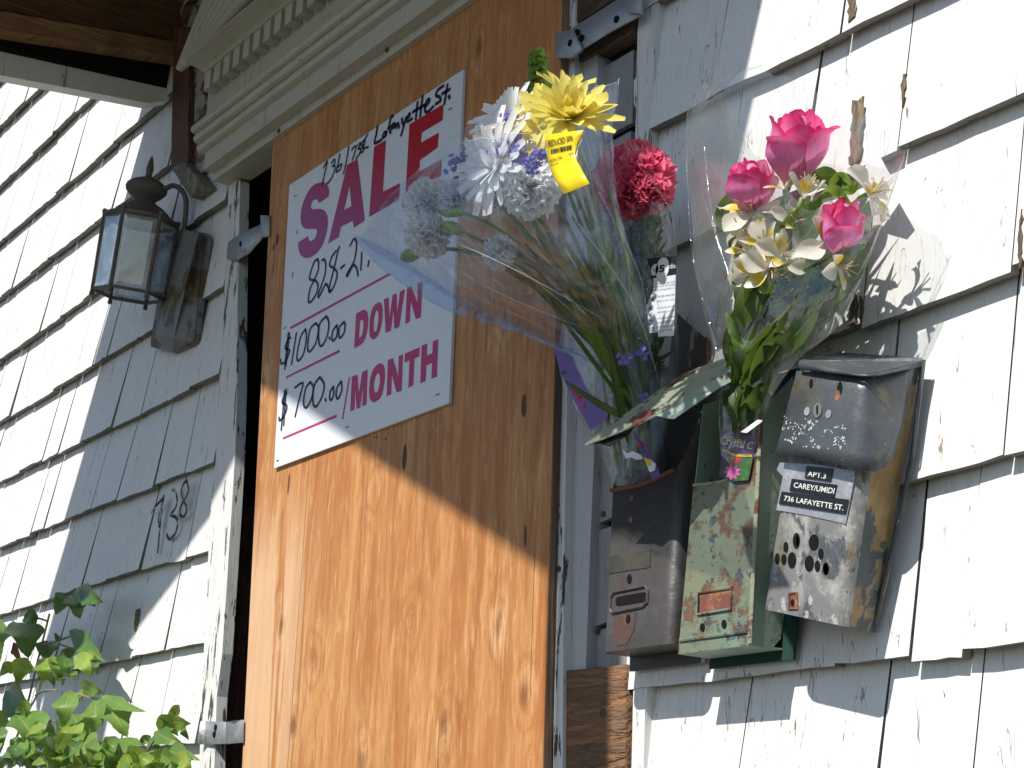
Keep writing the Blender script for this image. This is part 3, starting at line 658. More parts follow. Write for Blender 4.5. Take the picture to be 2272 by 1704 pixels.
# stump of the old half post against the wall
hp = thing('half_post', 'bare brown half post with peeling grey edge above the lantern', 'post', W(400, 380, .03))
MB().prism(wps('P', [(386, 60), (420, 60), (417, 362), (379, 372)], .045), (0, .04, 0)).build('post_face', MAT['brown_post'], hp)
MB().prism(wps('P', [(392, 14), (432, 10), (462, 300), (456, 372), (448, 384), (417, 362), (420, 100)], .03), (0, .03, 0)).build('peeling_edge', m_peel('peeling_post_edge', [((.40, .40, .40), 9, .47, .05), ((.10, .06, .04), 16, .6, .05)], (.15, .09, .06), .8), hp)
bevel(MB().prism(wps('P', [(379, 372), (407, 357), (452, 412), (421, 438)], .055), (0, .05, 0)).build('foot_block', MAT['grey_wood'], hp), .002, 1)

# ------------------------------------------------------------------ house number in cracked paint
num = thing('house_number', 'cracked black hand painted 738 on the shingles left of the door', 'house number', W(390, 1170, .02))
DN = .0275
for nm, st in (('digit', [[(353, 1168), (352, 1150), (360, 1115), (364, 1098), (358, 1140), (354, 1180), (352, 1205), (350, 1225)], [(336, 1136), (346, 1122), (362, 1106)]]),
               ('digit', [[(382, 1085), (390, 1092), (393, 1112), (388, 1130), (378, 1142), (390, 1148), (394, 1165), (388, 1185), (376, 1196), (370, 1186)]]),
               ('digit', [[(414, 1066), (405, 1078), (403, 1100), (412, 1118), (414, 1135), (405, 1148), (399, 1138), (402, 1122), (412, 1105), (418, 1085), (414, 1066)]])):
    mb = MB()
    for s in st: ribbon(mb, [W(x, y, DN + .0012 + .001 * k) for k, (x, y) in enumerate([(q[0], q[1]) for q in s])] if False else [W(x, y, DN) for x, y in s], .0078)
    mb.build(nm, MAT['number_paint'], num)
# ------------------------------------------------------------------ the sale sign
DSG = DP + .0065
SC = [W(642, 411, DSG), W(1028, 154, DSG), W(996, 894, DSG), W(608, 1039, DSG)]
sign = thing('sale_sign', 'white plastic SALE sign with handwritten prices stapled to the plywood', 'sign', SC[3])
q_ = MB(); q_.prism(SC, (0, .0055, 0)); q_.build('panel', MAT['sign'], sign)
DI = DSG + .0006
def poly_letter(name, outer, hole=None, mat='magenta'):
    loops = [[wp(*p_, DI) for p_ in outer]] + ([[wp(*p_, DI) for p_ in hole]] if hole else [])
    flat = [p_ for l in loops for p_ in l]; tris = tessellate_polygon(loops)
    fs = []
    for t in tris:
        a, b, c = (flat[i] for i in t); fs.append(tuple(t) if (b - a).cross(c - a).y < 0 else tuple(reversed(t)))
    return mk(name, flat, fs, MAT[mat], sign)
c1 = lambda c, pts: [(c, x, y) for x, y in pts]
def sm(c, pts): return c1(c, [(v.x, v.y) for v in catmull([(x, y, 0) for x, y in pts], 4, True)])
poly_letter('letter', sm('S2', [(585, -183), (635, -172), (664, -130), (672, -70)]) [:13] + c1('S2', [(670, -20), (555, 54), (545, 25), (520, 8), (490, 20), (470, 58), (465, 110), (488, 128), (525, 124), (560, 121), (600, 128), (630, 150), (650, 190), (658, 240), (658, 300), (648, 375), (632, 440), (608, 510), (580, 565), (545, 615), (510, 648), (465, 675), (420, 689), (385, 682), (348, 655), (328, 610), (320, 560), (318, 508), (435, 433), (437, 465), (445, 485), (462, 492), (485, 483), (508, 462), (525, 430), (534, 395), (534, 365), (522, 353), (495, 350), (440, 355), (400, 348), (372, 330), (355, 295), (347, 250), (346, 200), (352, 140), (366, 80), (386, 20), (412, -40), (445, -95), (480, -140), (530, -172)]), None, 'sale')
poly_letter('letter', c1('S1', [(725, 1170), (845, 1105)]) + c1('S2', [(1085, 252), (960, 340), (945, 260), (810, 325), (785, 445), (662, 520)]), c1('S1', [(755, 1410)]) + c1('S2', [(930, 90), (845, 135)]), 'sale')
poly_letter('letter', c1('S1', [(1035, 965), (1172, 885), (1138, 1480), (1335, 1380), (1326, 1566)]) + c1('S2', [(1135, 215)]), None, 'sale')
poly_letter('letter', c1('S1', [(1443, 705), (1835, 470), (1825, 655), (1585, 800), (1575, 915), (1780, 800), (1768, 970), (1565, 1115), (1555, 1250), (1815, 1105), (1805, 1295), (1395, 1545)]), None, 'sale')
poly_letter('letter', c1('S2', [(985, 1325), (1070, 1282), (1096, 1286), (1112, 1305), (1122, 1345), (1125, 1400), (1120, 1470), (1108, 1545), (1090, 1610), (1064, 1660), (1030, 1690), (962, 1724)]), c1('S2', [(1030, 1410), (1052, 1395), (1064, 1402), (1070, 1430), (1068, 1490), (1056, 1560), (1042, 1590), (1015, 1610)]))
poly_letter('letter', sm('S2', [(1240, 1197), (1275, 1215), (1288, 1290), (1280, 1430), (1245, 1560), (1190, 1622), (1150, 1600), (1137, 1520), (1145, 1380), (1175, 1260)]), sm('S2', [(1225, 1290), (1240, 1320), (1240, 1400), (1225, 1500), (1203, 1535), (1187, 1500), (1188, 1400), (1203, 1320)]))
poly_letter('letter', c1('S2', [(1305, 1163), (1358, 1140), (1368, 1380), (1405, 1112), (1450, 1092), (1455, 1340), (1490, 1072), (1545, 1045), (1480, 1478), (1425, 1503), (1412, 1270), (1385, 1520), (1325, 1548)]))
poly_letter('letter', c1('S2', [(1570, 1035), (1618, 1012), (1690, 1200), (1693, 980), (1748, 955), (1728, 1365), (1672, 1392), (1612, 1180), (1600, 1420), (1550, 1447)]))
poly_letter('slash', c1('S3', [(900, 605), (915, 600), (835, 1085), (820, 1090)]))
poly_letter('letter', c1('S3', [(935, 600), (1000, 575), (1015, 800), (1055, 545), (1117, 517), (1103, 920), (1055, 943), (1068, 670), (1030, 955), (990, 972), (975, 720), (965, 980), (918, 1000)]))
poly_letter('letter', sm('S3', [(1250, 448), (1300, 470), (1315, 560), (1305, 700), (1270, 830), (1200, 892), (1150, 870), (1135, 790), (1145, 640), (1180, 520)]), sm('S3', [(1240, 560), (1258, 600), (1255, 680), (1237, 755), (1212, 785), (1194, 755), (1190, 680), (1208, 595)]))
poly_letter('letter', c1('S3', [(1350, 410), (1408, 385), (1470, 600), (1475, 362), (1523, 340), (1508, 760), (1450, 782), (1395, 570), (1388, 800), (1335, 828)]))
poly_letter('letter', c1('S3', [(1545, 335), (1715, 262), (1710, 365), (1655, 390), (1640, 700), (1585, 727), (1600, 412), (1542, 438)]))
poly_letter('letter', c1('S3', [(1740, 242), (1803, 218), (1795, 360), (1862, 330), (1868, 192), (1928, 170), (1912, 600), (1850, 625), (1858, 440), (1792, 470), (1783, 650), (1723, 675)]))
poly_letter('rule_line', c1('S2', [(228, 1478), (1350, 868), (1400, 868), (232, 1505)]))
poly_letter('rule_line', c1('S3', [(178, 600), (795, 287), (792, 320), (176, 622)]))
poly_letter('rule_line', c1('S3', [(142, 1298), (762, 1035), (760, 1065), (140, 1322)]))
def hand(crop, strokes, w, name='handwriting', d=DI + .0005):
    mb = MB()
    for s in strokes: ribbon(mb, [wp(crop, x, y, d) for x, y in s], w, OUT, 4)
    mb.build(name, MAT['ink'], sign)
hand('S1', [[(452, 1205), (475, 1160), (497, 1128), (478, 1225), (452, 1330), (440, 1410)], [(545, 1150), (572, 1110), (585, 1122), (575, 1165), (556, 1188), (580, 1180), (586, 1215), (555, 1300), (520, 1360), (490, 1388)],
            [(640, 1045), (625, 1130), (603, 1225), (603, 1252), (640, 1225), (660, 1180), (652, 1162), (622, 1195)], [(745, 960), (720, 1110), (682, 1272)], [(780, 1002), (792, 975), (830, 955), (815, 1020), (785, 1115)],
            [(850, 945), (880, 915), (876, 950), (852, 985), (880, 988), (868, 1040), (825, 1100)], [(962, 820), (925, 880), (897, 930), (912, 970), (915, 1000), (890, 1030), (880, 1000), (920, 940), (932, 885), (902, 905)], [(970, 965), (930, 975)]], .0042)
hand('S1', [[(1075, 725), (1060, 820), (1042, 920), (1120, 882)], [(1180, 790), (1150, 800), (1135, 845), (1155, 850), (1176, 800), (1172, 832)], [(1255, 612), (1236, 608), (1216, 680), (1214, 760), (1225, 802)], [(1195, 745), (1250, 720)],
            [(1262, 690), (1242, 715), (1240, 752), (1262, 735), (1278, 700)], [(1280, 700), (1285, 745), (1308, 690), (1322, 742)], [(1355, 640), (1364, 698), (1378, 690)], [(1402, 625), (1380, 710), (1345, 830)],
            [(1412, 642), (1446, 602), (1440, 580), (1418, 625), (1418, 672), (1472, 640)], [(1535, 450), (1525, 540), (1515, 645)], [(1480, 562), (1550, 520), (1622, 478)], [(1595, 375), (1580, 480), (1565, 612)],
            [(1622, 505), (1670, 440), (1660, 412), (1628, 465), (1620, 545), (1650, 562), (1715, 500)], [(1835, 260), (1772, 305), (1745, 368), (1788, 390), (1800, 430), (1745, 470)], [(1880, 245), (1865, 340), (1842, 468)], [(1818, 352), (1905, 300)], [(1893, 378), (1905, 402)]], .0062)
hand('S2', [[(540, 700), (500, 735), (455, 870), (452, 930), (520, 950), (545, 1010), (520, 1110), (455, 1195), (433, 1165), (455, 1040), (505, 930), (545, 830), (552, 740), (540, 700)], [(590, 715), (612, 700), (634, 760), (618, 900), (552, 1090), (556, 1135), (618, 1010), (640, 985), (690, 1078)],
            [(790, 555), (770, 620), (740, 760), (690, 960), (668, 1055), (690, 1072), (740, 980), (765, 860), (722, 800), (680, 770), (700, 680), (755, 600)], [(805, 805), (850, 765)], [(915, 545), (960, 465), (990, 525), (960, 720), (880, 865), (886, 890), (950, 770), (990, 808), (1005, 890)], [(1048, 625), (1038, 822)], [(1130, 720), (1120, 778)]], .0046)
hand('S3', [[(230, 150), (198, 175), (165, 270), (215, 292), (205, 350), (165, 430), (122, 450), (114, 400)], [(202, 100), (182, 300), (162, 512)], [(216, 100), (196, 290), (176, 470)], [(296, 95), (240, 456)],
            [(400, 55), (342, 150), (302, 360), (320, 415), (380, 330), (411, 150), (400, 55)], [(520, -15), (452, 60), (425, 260), (450, 310), (520, 210), (550, 40), (520, -15)], [(640, -95), (562, 0), (555, 200), (590, 245), (650, 130), (670, -20), (640, -95)], [(674, 148), (682, 168)],
            [(760, 10), (716, 70), (705, 160), (725, 185), (760, 130), (768, 50), (760, 10)], [(845, -30), (792, 30), (785, 130), (805, 150), (845, 90), (856, 0), (845, -30)]], .0046)
hand('S3', [[(185, 790), (152, 830), (132, 900), (180, 922), (184, 975), (142, 1070), (102, 1100), (97, 1068)], [(160, 760), (142, 985), (122, 1212)], [(180, 742), (165, 950), (150, 1155)], [(280, 725), (372, 672), (330, 850), (282, 1057)],
            [(455, 660), (402, 740), (378, 900), (410, 955), (470, 850), (490, 720), (455, 660)], [(565, 605), (502, 700), (485, 880), (520, 945), (590, 830), (615, 690), (565, 605)], [(628, 858), (634, 880)],
            [(720, 715), (686, 770), (680, 850), (700, 866), (726, 800), (720, 715)], [(810, 655), (762, 730), (755, 830), (780, 846), (820, 750), (810, 655)]], .0046)
for c, a, b in (('S1', (120, 1540), (145, 1515)), ('S1', (1895, 535), (1935, 515)), ('S3', (1900, 812), (1942, 795)), ('S3', (868, 1185), (895, 1172)), ('S2', (150, 1500), (175, 1478)), ('S2', (255, 850), (250, 910)), ('S3', (70, 1570), (92, 1558)), ('S2', (305, 365), (300, 410))):
    MB().tube([wp(c, *a, DSG + .001), wp(c, *b, DSG + .001)], .0009, 5).build('staple', MAT['steel_screw'], sign)
# ------------------------------------------------------------------ mailboxes
MAT['boxA'] = m_peel('dark_rusty_steel', [((.085, .078, .076), 9, .42, .25), ((.085, .055, .042), 16, .56, .14), ((.18, .12, .06), 46, .69, .03)], (.068, .062, .056), .45, .2)
MAT['boxB'] = m_peel('peeling_green_paint', [((.13, .215, .165), 6, .44, .25), ((.145, .078, .05), 36, .52, .08), ((.07, .078, .085), 46, .575, .03), ((.19, .095, .045), 80, .60, .04), ((.115, .06, .042), 24, .60, .06)], (.19, .205, .13), .5, 0)
MAT['boxB_side'] = m_peel('pale_green_paint', [((.12, .21, .175), 5, .48, .3), ((.14, .06, .035), 40, .64, .03)], (.27, .35, .27), .5, 0)
MAT['boxB_lid'] = m_peel('green_lid_paint', [((.25, .29, .22), 11, .46, .2), ((.17, .06, .04), 17, .55, .03), ((.12, .11, .08), 40, .60, .02)], (.33, .33, .22), .5, 0, vs=(1, 1, 2.))
MAT['boxC'] = m_peel('crusted_grey_paint', [((.33, .33, .30), 22, .50, .1), ((.20, .145, .07), 16, .60, .08), ((.085, .095, .10), 38, .53, .04), ((.40, .40, .38), 60, .60, .04)], (.19, .19, .185), .5, .1, vs=(1, 1, .6))
MAT['boxC_side'] = m_peel('ochre_and_slate_paint', [((.27, .18, .07), 6, .44, .05), ((.17, .14, .09), 40, .55, .1), ((.055, .07, .078), 7, .56, .012)], (.16, .145, .11), .5, .1)
MAT['boxC_lid'] = m_peel('dull_grey_lid_paint', [((.14, .15, .155), 10, .42, .3), ((.19, .16, .10), 11, .57, .1), ((.36, .45, .45), 130, .67, .03)], (.085, .095, .105), .38, .3)
MAT['inside'] = m_plain('box_inside', (.02, .021, .022), .8, .2)
MAT['inside_green'] = m_plain('green_box_inside', (.02, .05, .045), .7, .2)
MAT['rust'] = m_peel('rust', [((.30, .13, .06), 40, .5, .1)], (.17, .065, .045), .8)
MAT['rust_dull'] = m_peel('dull_rust', [((.13, .06, .04), 60, .5, .12), ((.07, .06, .06), 30, .52, .06)], (.095, .05, .04), .7)
MAT['dymo'] = m_plain('black_label_tape', (.012, .012, .013), .3, .5)
MAT['label_white'] = m_plain('embossed_white', (.72, .72, .66), .6)
MAT['duct'] = m_peel('silver_duct_tape', [((.50, .50, .52), 50, .5, .2)], (.36, .37, .39), .35, .4, bmp=.5)
MAT['old_tape'] = m_plain('yellowed_tape', (.058, .055, .042), .35, .4, var=.3)
def box_shell(name, F, B, mats, parent, open_top=False, bev=.008, th=.0015):
    """sheet metal box: F = TL,TR,BR,BL of the front, B of the back; rounded upright edges"""
    bm = bmesh.new(); off = LOC[parent.name]
    vs = [bm.verts.new(V(p_) - off) for p_ in list(F) + list(B)]
    fs = [(3, 2, 1, 0), (1, 2, 6, 5), (2, 3, 7, 6), (3, 0, 4, 7), (4, 5, 6, 7)]
    if not open_top: fs.append((0, 1, 5, 4))
    mi = {0: 0, 1: 1, 2: 0, 3: 1, 4: 1, 5: 0}
    for i, f in enumerate(fs):
        fc = bm.faces.new([vs[k] for k in f]); fc.material_index = mi[i]
    bm.verts.ensure_lookup_table(); bm.edges.ensure_lookup_table()
    if bev:
        es = [e for e in bm.edges if {v.index for v in e.verts} in ({1, 2}, {0, 3})]
        bm.verts.index_update(); es = [e for e in bm.edges if {v.index for v in e.verts} in ({1, 2}, {0, 3})]
        bmesh.ops.bevel(bm, geom=es, offset=bev, segments=5, affect='EDGES', profile=.5)
    me = bpy.data.meshes.new(name); bm.to_mesh(me); bm.free()
    for m in mats: me.materials.append(MAT[m])
    o = bpy.data.objects.new(name, me); COL.objects.link(o); o.parent = parent; LOC[o.name] = off
    so = o.modifiers.new('sheet', 'SOLIDIFY'); so.thickness = .0012; so.offset = 0
    return auto_smooth(o, 50)
def on_quad(F, u, v, lift=.0006):
    q = [V(p_) for p_ in F]; n = (q[1] - q[0]).cross(q[2] - q[1]).normalized()
    if n.y > 0: n = -n
    return quad_map(q, u, v) + n * lift, n
def px_on(F, x, y, lift=.0008):
    """where the sight line through (x, y) meets the plane of quad F"""
    q = [V(p_) for p_ in F]; n = (q[1] - q[0]).cross(q[2] - q[1]).normalized()
    if n.y > 0: n = -n
    r = _cam_to_world(V((x - CX, y - CY, FL))); t = (q[0] - CAM).dot(n) / r.dot(n); return CAM + r * t + n * lift, n
def b3(x, y): return (1260 + x / 2.2125, 750 + y / 2.2125)
# --- leftmost: dark rusty box
DA = .086
A = thing('mailbox', 'dark rusty steel mailbox, leftmost of the three, with a slotted name holder', 'mailbox', W(1420, 1460, 0), 'mailboxes by the door')
fbl = W(*b3(165, 1545), DA); fbr = W(*b3(505, 1497), DA); ftl = W(*b3(203, 758), DA); ftr = W(*b3(540, 650), DA)
F = [ftl, ftr, fbr, fbl]; dy = V((0, DA - .034, 0)); B = [p_ + dy for p_ in F]
B[0] = B[0] + V((0, 0, .10)); B[1] = B[1] + V((0, 0, .10))
box_shell('body', F, B, ['boxA', 'boxA'], A, True, .013)
bp = MB().box((fbl.x - .006, -.034, fbl.z - .018), (fbr.x + .004, -.030, ftl.z + .17)); bp.build('back_plate', MAT['boxA'], A)
rim = MB(); rim.tube(catmull([F[0] + V((.004, 0, .002)), F[0] * .5 + F[1] * .5 + V((0, -.001, -.004)), F[1] + V((-.006, .0, .002))], 5), .003, 8); rim.build('rim', MAT['rust'], A)
lid = MB()   # lid thrown back, standing up against the wall
q = [W(1497, 690, .03), W(1568, 752, .085), W(1570, 838, .10), W(1480, 838, .03)]
lid.hexa([q[0], q[1], q[2], q[3]], [p_ + V((-.004, .004, 0)) for p_ in q]); lid.build('lid', MAT['boxA'], A)
lr = MB(); lr.tube([W(1566, 752, .087), W(1572, 760, .088), W(1573, 836, .10)], .0035, 6); lr.build('lid_rim', MAT['brown_post'], A)
def hole(parent, F, c, x, y, r, ry, name='hole', mat='dark', lift=.0014):  # dark holes are flat discs, their inner shade put into the colour
    p_, n = px_on(F, *( (CR[c][0] + x / CR[c][2], CR[c][1] + y / CR[c][2])), lift); return MB().disc(p_, n, r, 14, 0, .0006, ry=ry).build(name, MAT[mat], parent)
hole(A, F, 'B6', 513, 671, .0045, .0060); hole(A, F, 'B6', 508, 882, .0045, .0060); hole(A, F, 'B6', 525, 248, .004, .004, 'rivet', 'rust'); hole(A, F, 'B6', 522, 362, .004, .004, 'rivet', 'rust')
# name holder: raised frame with a slot
def holder(parent, F, c, outer, slot, mat, slotmat, rad=.0022):
    P = [px_on(F, CR[c][0] + x / CR[c][2], CR[c][1] + y / CR[c][2], .0012)[0] for x, y in outer]
    mb = MB(); mb.tube(P + [P[0]], rad, 6); mb.build('name_holder', MAT[mat], parent)
    S = [px_on(F, CR[c][0] + x / CR[c][2], CR[c][1] + y / CR[c][2], .0008)[0] for x, y in slot]
    n = px_on(F, *( (CR[c][0] + slot[0][0] / CR[c][2], CR[c][1] + slot[0][1] / CR[c][2])))[1]
    MB().prism(S, -n * .0005).build('slot', MAT[slotmat], parent)
holder(A, F, 'B6', [(415, 772), (432, 742), (600, 708), (612, 728), (606, 795), (585, 815), (425, 848), (413, 828)], [(440, 778), (452, 764), (590, 739), (598, 745), (597, 786), (588, 792), (452, 815), (440, 806)], 'boxA', 'dark')
P_ = [px_on(F, CR['B6'][0] + x / CR['B6'][2], CR['B6'][1] + y / CR['B6'][2], .0014)[0] for x, y in ((398, 555), (625, 515), (622, 610), (395, 645))]
MB().prism(P_, (0, .0004, 0)).build('tape', MAT['old_tape'], A)
P_ = [px_on(F, CR['B6'][0] + x / CR['B6'][2], CR['B6'][1] + y / CR['B6'][2], .0012)[0] for x, y in ((436, 862), (545, 845), (540, 930), (500, 1010), (450, 1022), (432, 960))]
MB().prism(P_, (0, .0004, 0)).build('rust_patch', MAT['rust_dull'], A)

# --- middle: green box, lid twisted open
DB2 = .086
Bx = thing('mailbox', 'peeling pale green and rust mailbox in the middle, its lid twisted open', 'mailbox', W(1700, 1470, 0), 'mailboxes by the door')
fbl = W(*b3(541, 1553), DB2); fbr = W(*b3(895, 1508), DB2); ftl = W(*b3(616, 722), DB2); ftr = W(*b3(940, 560), DB2)
# keep the upright edges parallel enough: use the traced ones
F = [ftl, ftr, fbr, fbl]; BD = V((0, DB2 - .034, 0)); B = [p_ + BD for p_ in F]
off_ = LOC[Bx.name]
bm = MB()
rimv = [ftl, ftl * .72 + ftr * .28 + V((0, 0, -.009)), ftl * .45 + ftr * .55 + V((0, 0, -.014)), ftl * .15 + ftr * .85 + V((0, 0, -.006)), ftr]
bm.prism(rimv + [fbr, fbl], (0, .0016, 0)); front = bm.build('front_panel', MAT['boxB'], Bx)
topR = W(*b3(1085, 195), .036)
sR = [fbr + V((0, .002, 0)), ftr + V((0, .002, 0)), ftr + V((0, .006, .055)), topR, V((topR.x, -.034, fbr.z + .04)), V((fbr.x + .0, -.038, fbr.z + .012)), V((fbr.x, -.052, fbr.z - .001))]
MB().prism([V((fbr.x + (p_.z - fbr.z) * (ftr.x - fbr.x) / (ftr.z - fbr.z), p_.y, p_.z)) for p_ in sR], (-.0016, 0, 0)).build('side_panel', MAT['boxB_side'], Bx)
sL = [fbl + V((0, .002, 0)), ftl + V((0, .002, 0)), ftl + V((0, .004, .10)), V((0, -.036, topR.z)), V((0, -.034, fbl.z))]
MB().prism([V((fbl.x + (p_.z - fbl.z) * (ftl.x - fbl.x) / (ftl.z - fbl.z), p_.y, p_.z)) for p_ in sL], (.0016, 0, 0)).build('side_panel', MAT['boxB_side'], Bx)
MB().hexa([fbl + V((0, .001, .002)), fbr + V((0, .001, .002)), B[2] + V((0, .0, .002)), B[3] + V((0, 0, .002))], [fbl + V((0, .001, .0)), fbr + V((0, .001, 0)), B[2], B[3]]).build('bottom_panel', MAT['boxB_side'], Bx)
MB().prism([V((fbl.x - .002, -.034, fbl.z - .012)), V((fbr.x + .016, -.034, fbr.z - .012)), V((fbr.x + .022, -.034, fbr.z + .02)), V((topR.x + .012, -.034, topR.z + .01)), V((ftl.x - .004, -.034, topR.z + .01))], (0, .004, 0)).build('back_plate', MAT['inside_green'], Bx)
tr = MB(); tr.tube([fbr + V((0, 0, .002)), ftr, ftr + V((0, .004, .05))], .0028, 6); tr.tube(catmull(rimv, 3), .0022, 6); tr.build('folded_edge', MAT['boxB_lid'], Bx)
bt = MB(); bt.tube([fbl + V((.004, -.0008, .016)), fbr + V((-.004, -.0008, .016))], .0022, 6); bt.build('pressed_bead', MAT['boxB'], Bx)
holder(Bx, F, 'B3', [(640, 1252), (808, 1225), (805, 1330), (640, 1358)], [(648, 1258), (800, 1234), (797, 1325), (646, 1350)], 'boxB', 'rust', .002)
q = [px_on(F, *b3(x, y), .0015)[0] for x, y in ((640, 1254), (650, 1252), (648, 1345), (639, 1348))]; MB().prism(q, (0, .0004, 0)).build('slot', MAT['dark'], Bx)
hole(Bx, F, 'B3', 663, 1420, .004, .005); hole(Bx, F, 'B3', 769, 1404, .004, .005)
MB().disc(W(*b3(1030, 1443), .03), (1, 0, 0), .004, 10).build('hole', MAT['dark'], Bx)
# twisted lid: tray with lips, left end forward
T = [(80, 525, .19), (152, 466, .185), (270, 380, .17), (420, 275, .15), (560, 175, .13), (604, 158, .128), (740, 108, .11), (800, 92, .10)]
U = [(80, 525, .19), (165, 494, .195), (330, 425, .19), (430, 377, .18), (600, 274, .16), (745, 186, .14), (800, 165, .13)]
top_ = [W(*b3(x, y), d) for x, y, d in T] + [W(*b3(x, y), d) for x, y, d in reversed(U[1:])]
nl = V((.25, -.1, 1)).normalized()
lid = MB().prism(top_, V((0, .001, -.0016))); lid.build('lid', MAT['boxB_lid'], Bx)
lp = [W(*b3(x, y), d) for x, y, d in ((430, 379, .18), (600, 276, .16), (745, 188, .14), (800, 167, .13), (800, 215, .13), (745, 243, .14), (520, 397, .17), (488, 394, .175))]
MB().prism(lp, V((-.001, .0014, 0))).build('lid_lip', MAT['boxB_side'], Bx)
lp = [W(*b3(x, y), d) for x, y, d in ((82, 526, .19), (165, 496, .194), (330, 427, .189), (300, 470, .185), (205, 532, .19), (150, 516, .19))]
MB().prism(lp, V((-.001, .0014, 0))).build('lid_lip', MAT['inside'], Bx)
rs_ = MB()
for st in ([(200, 450), (290, 405), (340, 385), (430, 320), (470, 300)], [(420, 300), (520, 235), (600, 180), (640, 165)], [(300, 420), (420, 370), (520, 300)]):
    ribbon(rs_, [W(*b3(x, y), .19 - (x - 80) * .000115 + .001) + V((0, -.001, .002)) for x, y in st], .006, (0, -.5, .85), 3, 0, True)
rs_.build('rust_streak', MAT['rust'], Bx)

# --- right: tilted grey and ochre box
Cx = thing('mailbox', 'tilted grey and ochre mailbox with taped APT.3 label, rightmost of the three', 'mailbox', W(1860, 1400, .03), 'mailboxes by the door')
DC, DCb = .100, .034
fbl = W(1687, 1349, DC); fbr = W(*b3(1345, 1412), DC); ftr = W(1938, 832, DC + .0); ftl = W(1766, 826, DC)
bbr = W(1938, 1403, DCb); btr = W(2044, 800, DCb)
F = [ftl, ftr, fbr, fbl]; B = [ftl + (btr - ftr), btr, bbr, fbl + (bbr - fbr)]
body = box_shell('body', F, B, ['boxC', 'boxC_side'], Cx, False, .016)
MB().tube([btr + V((.003, 0, 0)), W(*b3(1690, 590), DCb), W(*b3(1602, 1000), DCb), bbr], .0028, 6).build('back_flange', MAT['boxC_lid'], Cx)
# lid: front flap with a curved side cheek, and the top with its turned-down lip
CR['B4'] = (1600, 560, 2.9107)
def c4(x, y, d): return wp('B4', x, y, d)
DL = DC + .012
lf = [c4(490, 765, DL), c4(945, 800, DL), c4(880, 1010, DL + .001), c4(815, 1375, DL + .003), c4(355, 1292, DL + .003)]
def sweep(cols, name, mat, parent, th=.0016):
    """sheet through columns of points"""
    n = len(cols[0]); vs = [p_ for c in cols for p_ in c]; fs = [(i * n + k, (i + 1) * n + k, (i + 1) * n + k + 1, i * n + k + 1) for i in range(len(cols) - 1) for k in range(n - 1)]
    o = mk(name, vs, fs, MAT[mat], parent); so = o.modifiers.new('sheet', 'SOLIDIFY'); so.thickness = th; so.offset = 0
    return auto_smooth(o, 60)
cols = []
for (tx, ty, td), (bx, by, bd) in (((490, 765, DL), (355, 1293, DL + .004)), ((700, 785, DL), (590, 1335, DL + .004)), ((880, 800, DL), (800, 1380, DL + .004)), ((935, 803, DL - .002), (870, 1396, DL)), ((975, 800, DL - .008), (935, 1412, DL - .008)),
                                  ((1010, 792, DL - .016), (1000, 1415, DL - .016)), ((1060, 782, DL - .026), (1060, 1385, DL - .026)), ((1120, 768, DL - .040), (1110, 1325, DL - .040)), ((1180, 752, DL - .052), (1150, 1190, DL - .052)), ((1245, 738, DL - .064), (1200, 990, DL - .064))):
    a, b = c4(tx, ty, td), c4(bx, by, bd); cols.append([a * (1 - q / 6) + b * (q / 6) for q in range(7)])
sweep(cols, 'lid_flap', 'boxC_lid', Cx)
topq = [c4(760, 655, DCb), c4(1296, 690, DCb), c4(1290, 712, DCb + .002), c4(1010, 783, DL - .006), c4(940, 790, DL + .004), c4(880, 788, DL + .006), c4(512, 712, DL + .006), c4(505, 705, DL + .005)]
MB().prism(topq, (0, 0, .0018)).build('lid_top', MAT['boxC_lid'], Cx)
cols = []
for tx, ty, bx, by, d in ((505, 707, 500, 742, DL + .007), (700, 745, 695, 775, DL + .007), (880, 788, 885, 797, DL + .007), (940, 791, 940, 798, DL + .005), (1010, 784, 1012, 795, DL - .004), (1290, 712, 1290, 735, DCb + .003)):
    cols.append([c4(tx, ty, d), c4(bx, by + 3, d)])
sweep(cols, 'lid_lip', 'boxC_lid', Cx, .002)
LF = [c4(490, 765, DL), c4(880, 800, DL), c4(800, 1380, DL + .004), c4(355, 1293, DL + .004)]
def hc(F, x, y, r, ry, nm, mat, lift=.001): return hole(Cx, F, 'B4', x, y, r, ry, nm, mat, lift)
hc(LF, 630, 1022, .0062, .0085, 'lock', 'steel_screw', .0022); hc(LF, 630, 1020, .0012, .006, 'keyhole', 'dark', .0029); hc(LF, 562, 1028, .0042, .005, 'rivet', 'galv', .002); hc(LF, 700, 1046, .0042, .005, 'rivet', 'galv', .002)
hc(LF, 585, 850, .003, .006, 'screw_hole', 'dark'); hc(LF, 770, 880, .004, .008, 'screw_hole', 'dark'); hc(LF, 755, 925, .004, .006, 'screw_hole', 'rust')
pt = MB()
for k in range(240):
    x = random.uniform(400, 815); y = random.uniform(1085, 1270) + (x - 600) * .16; p_, n = px_on(LF, 1600 + x / 2.9107, 560 + y / 2.9107, .0011)
    if mnoise.noise(V((x * .02, y * .02, 0))) > -.05: pt.disc(p_, n, random.uniform(.0005, .0013), 5, 0, .0004)
MAT['chalk'] = m_plain('chalky_paint', (.50, .60, .58), .7)
pt = pt.build('paint_speckle', MAT['chalk'], Cx); tag(pt, kind='stuff')
FB = [ftl, ftr, fbr, fbl]
def pb(x, y, lift): return px_on(FB, *b3(x, y), lift)
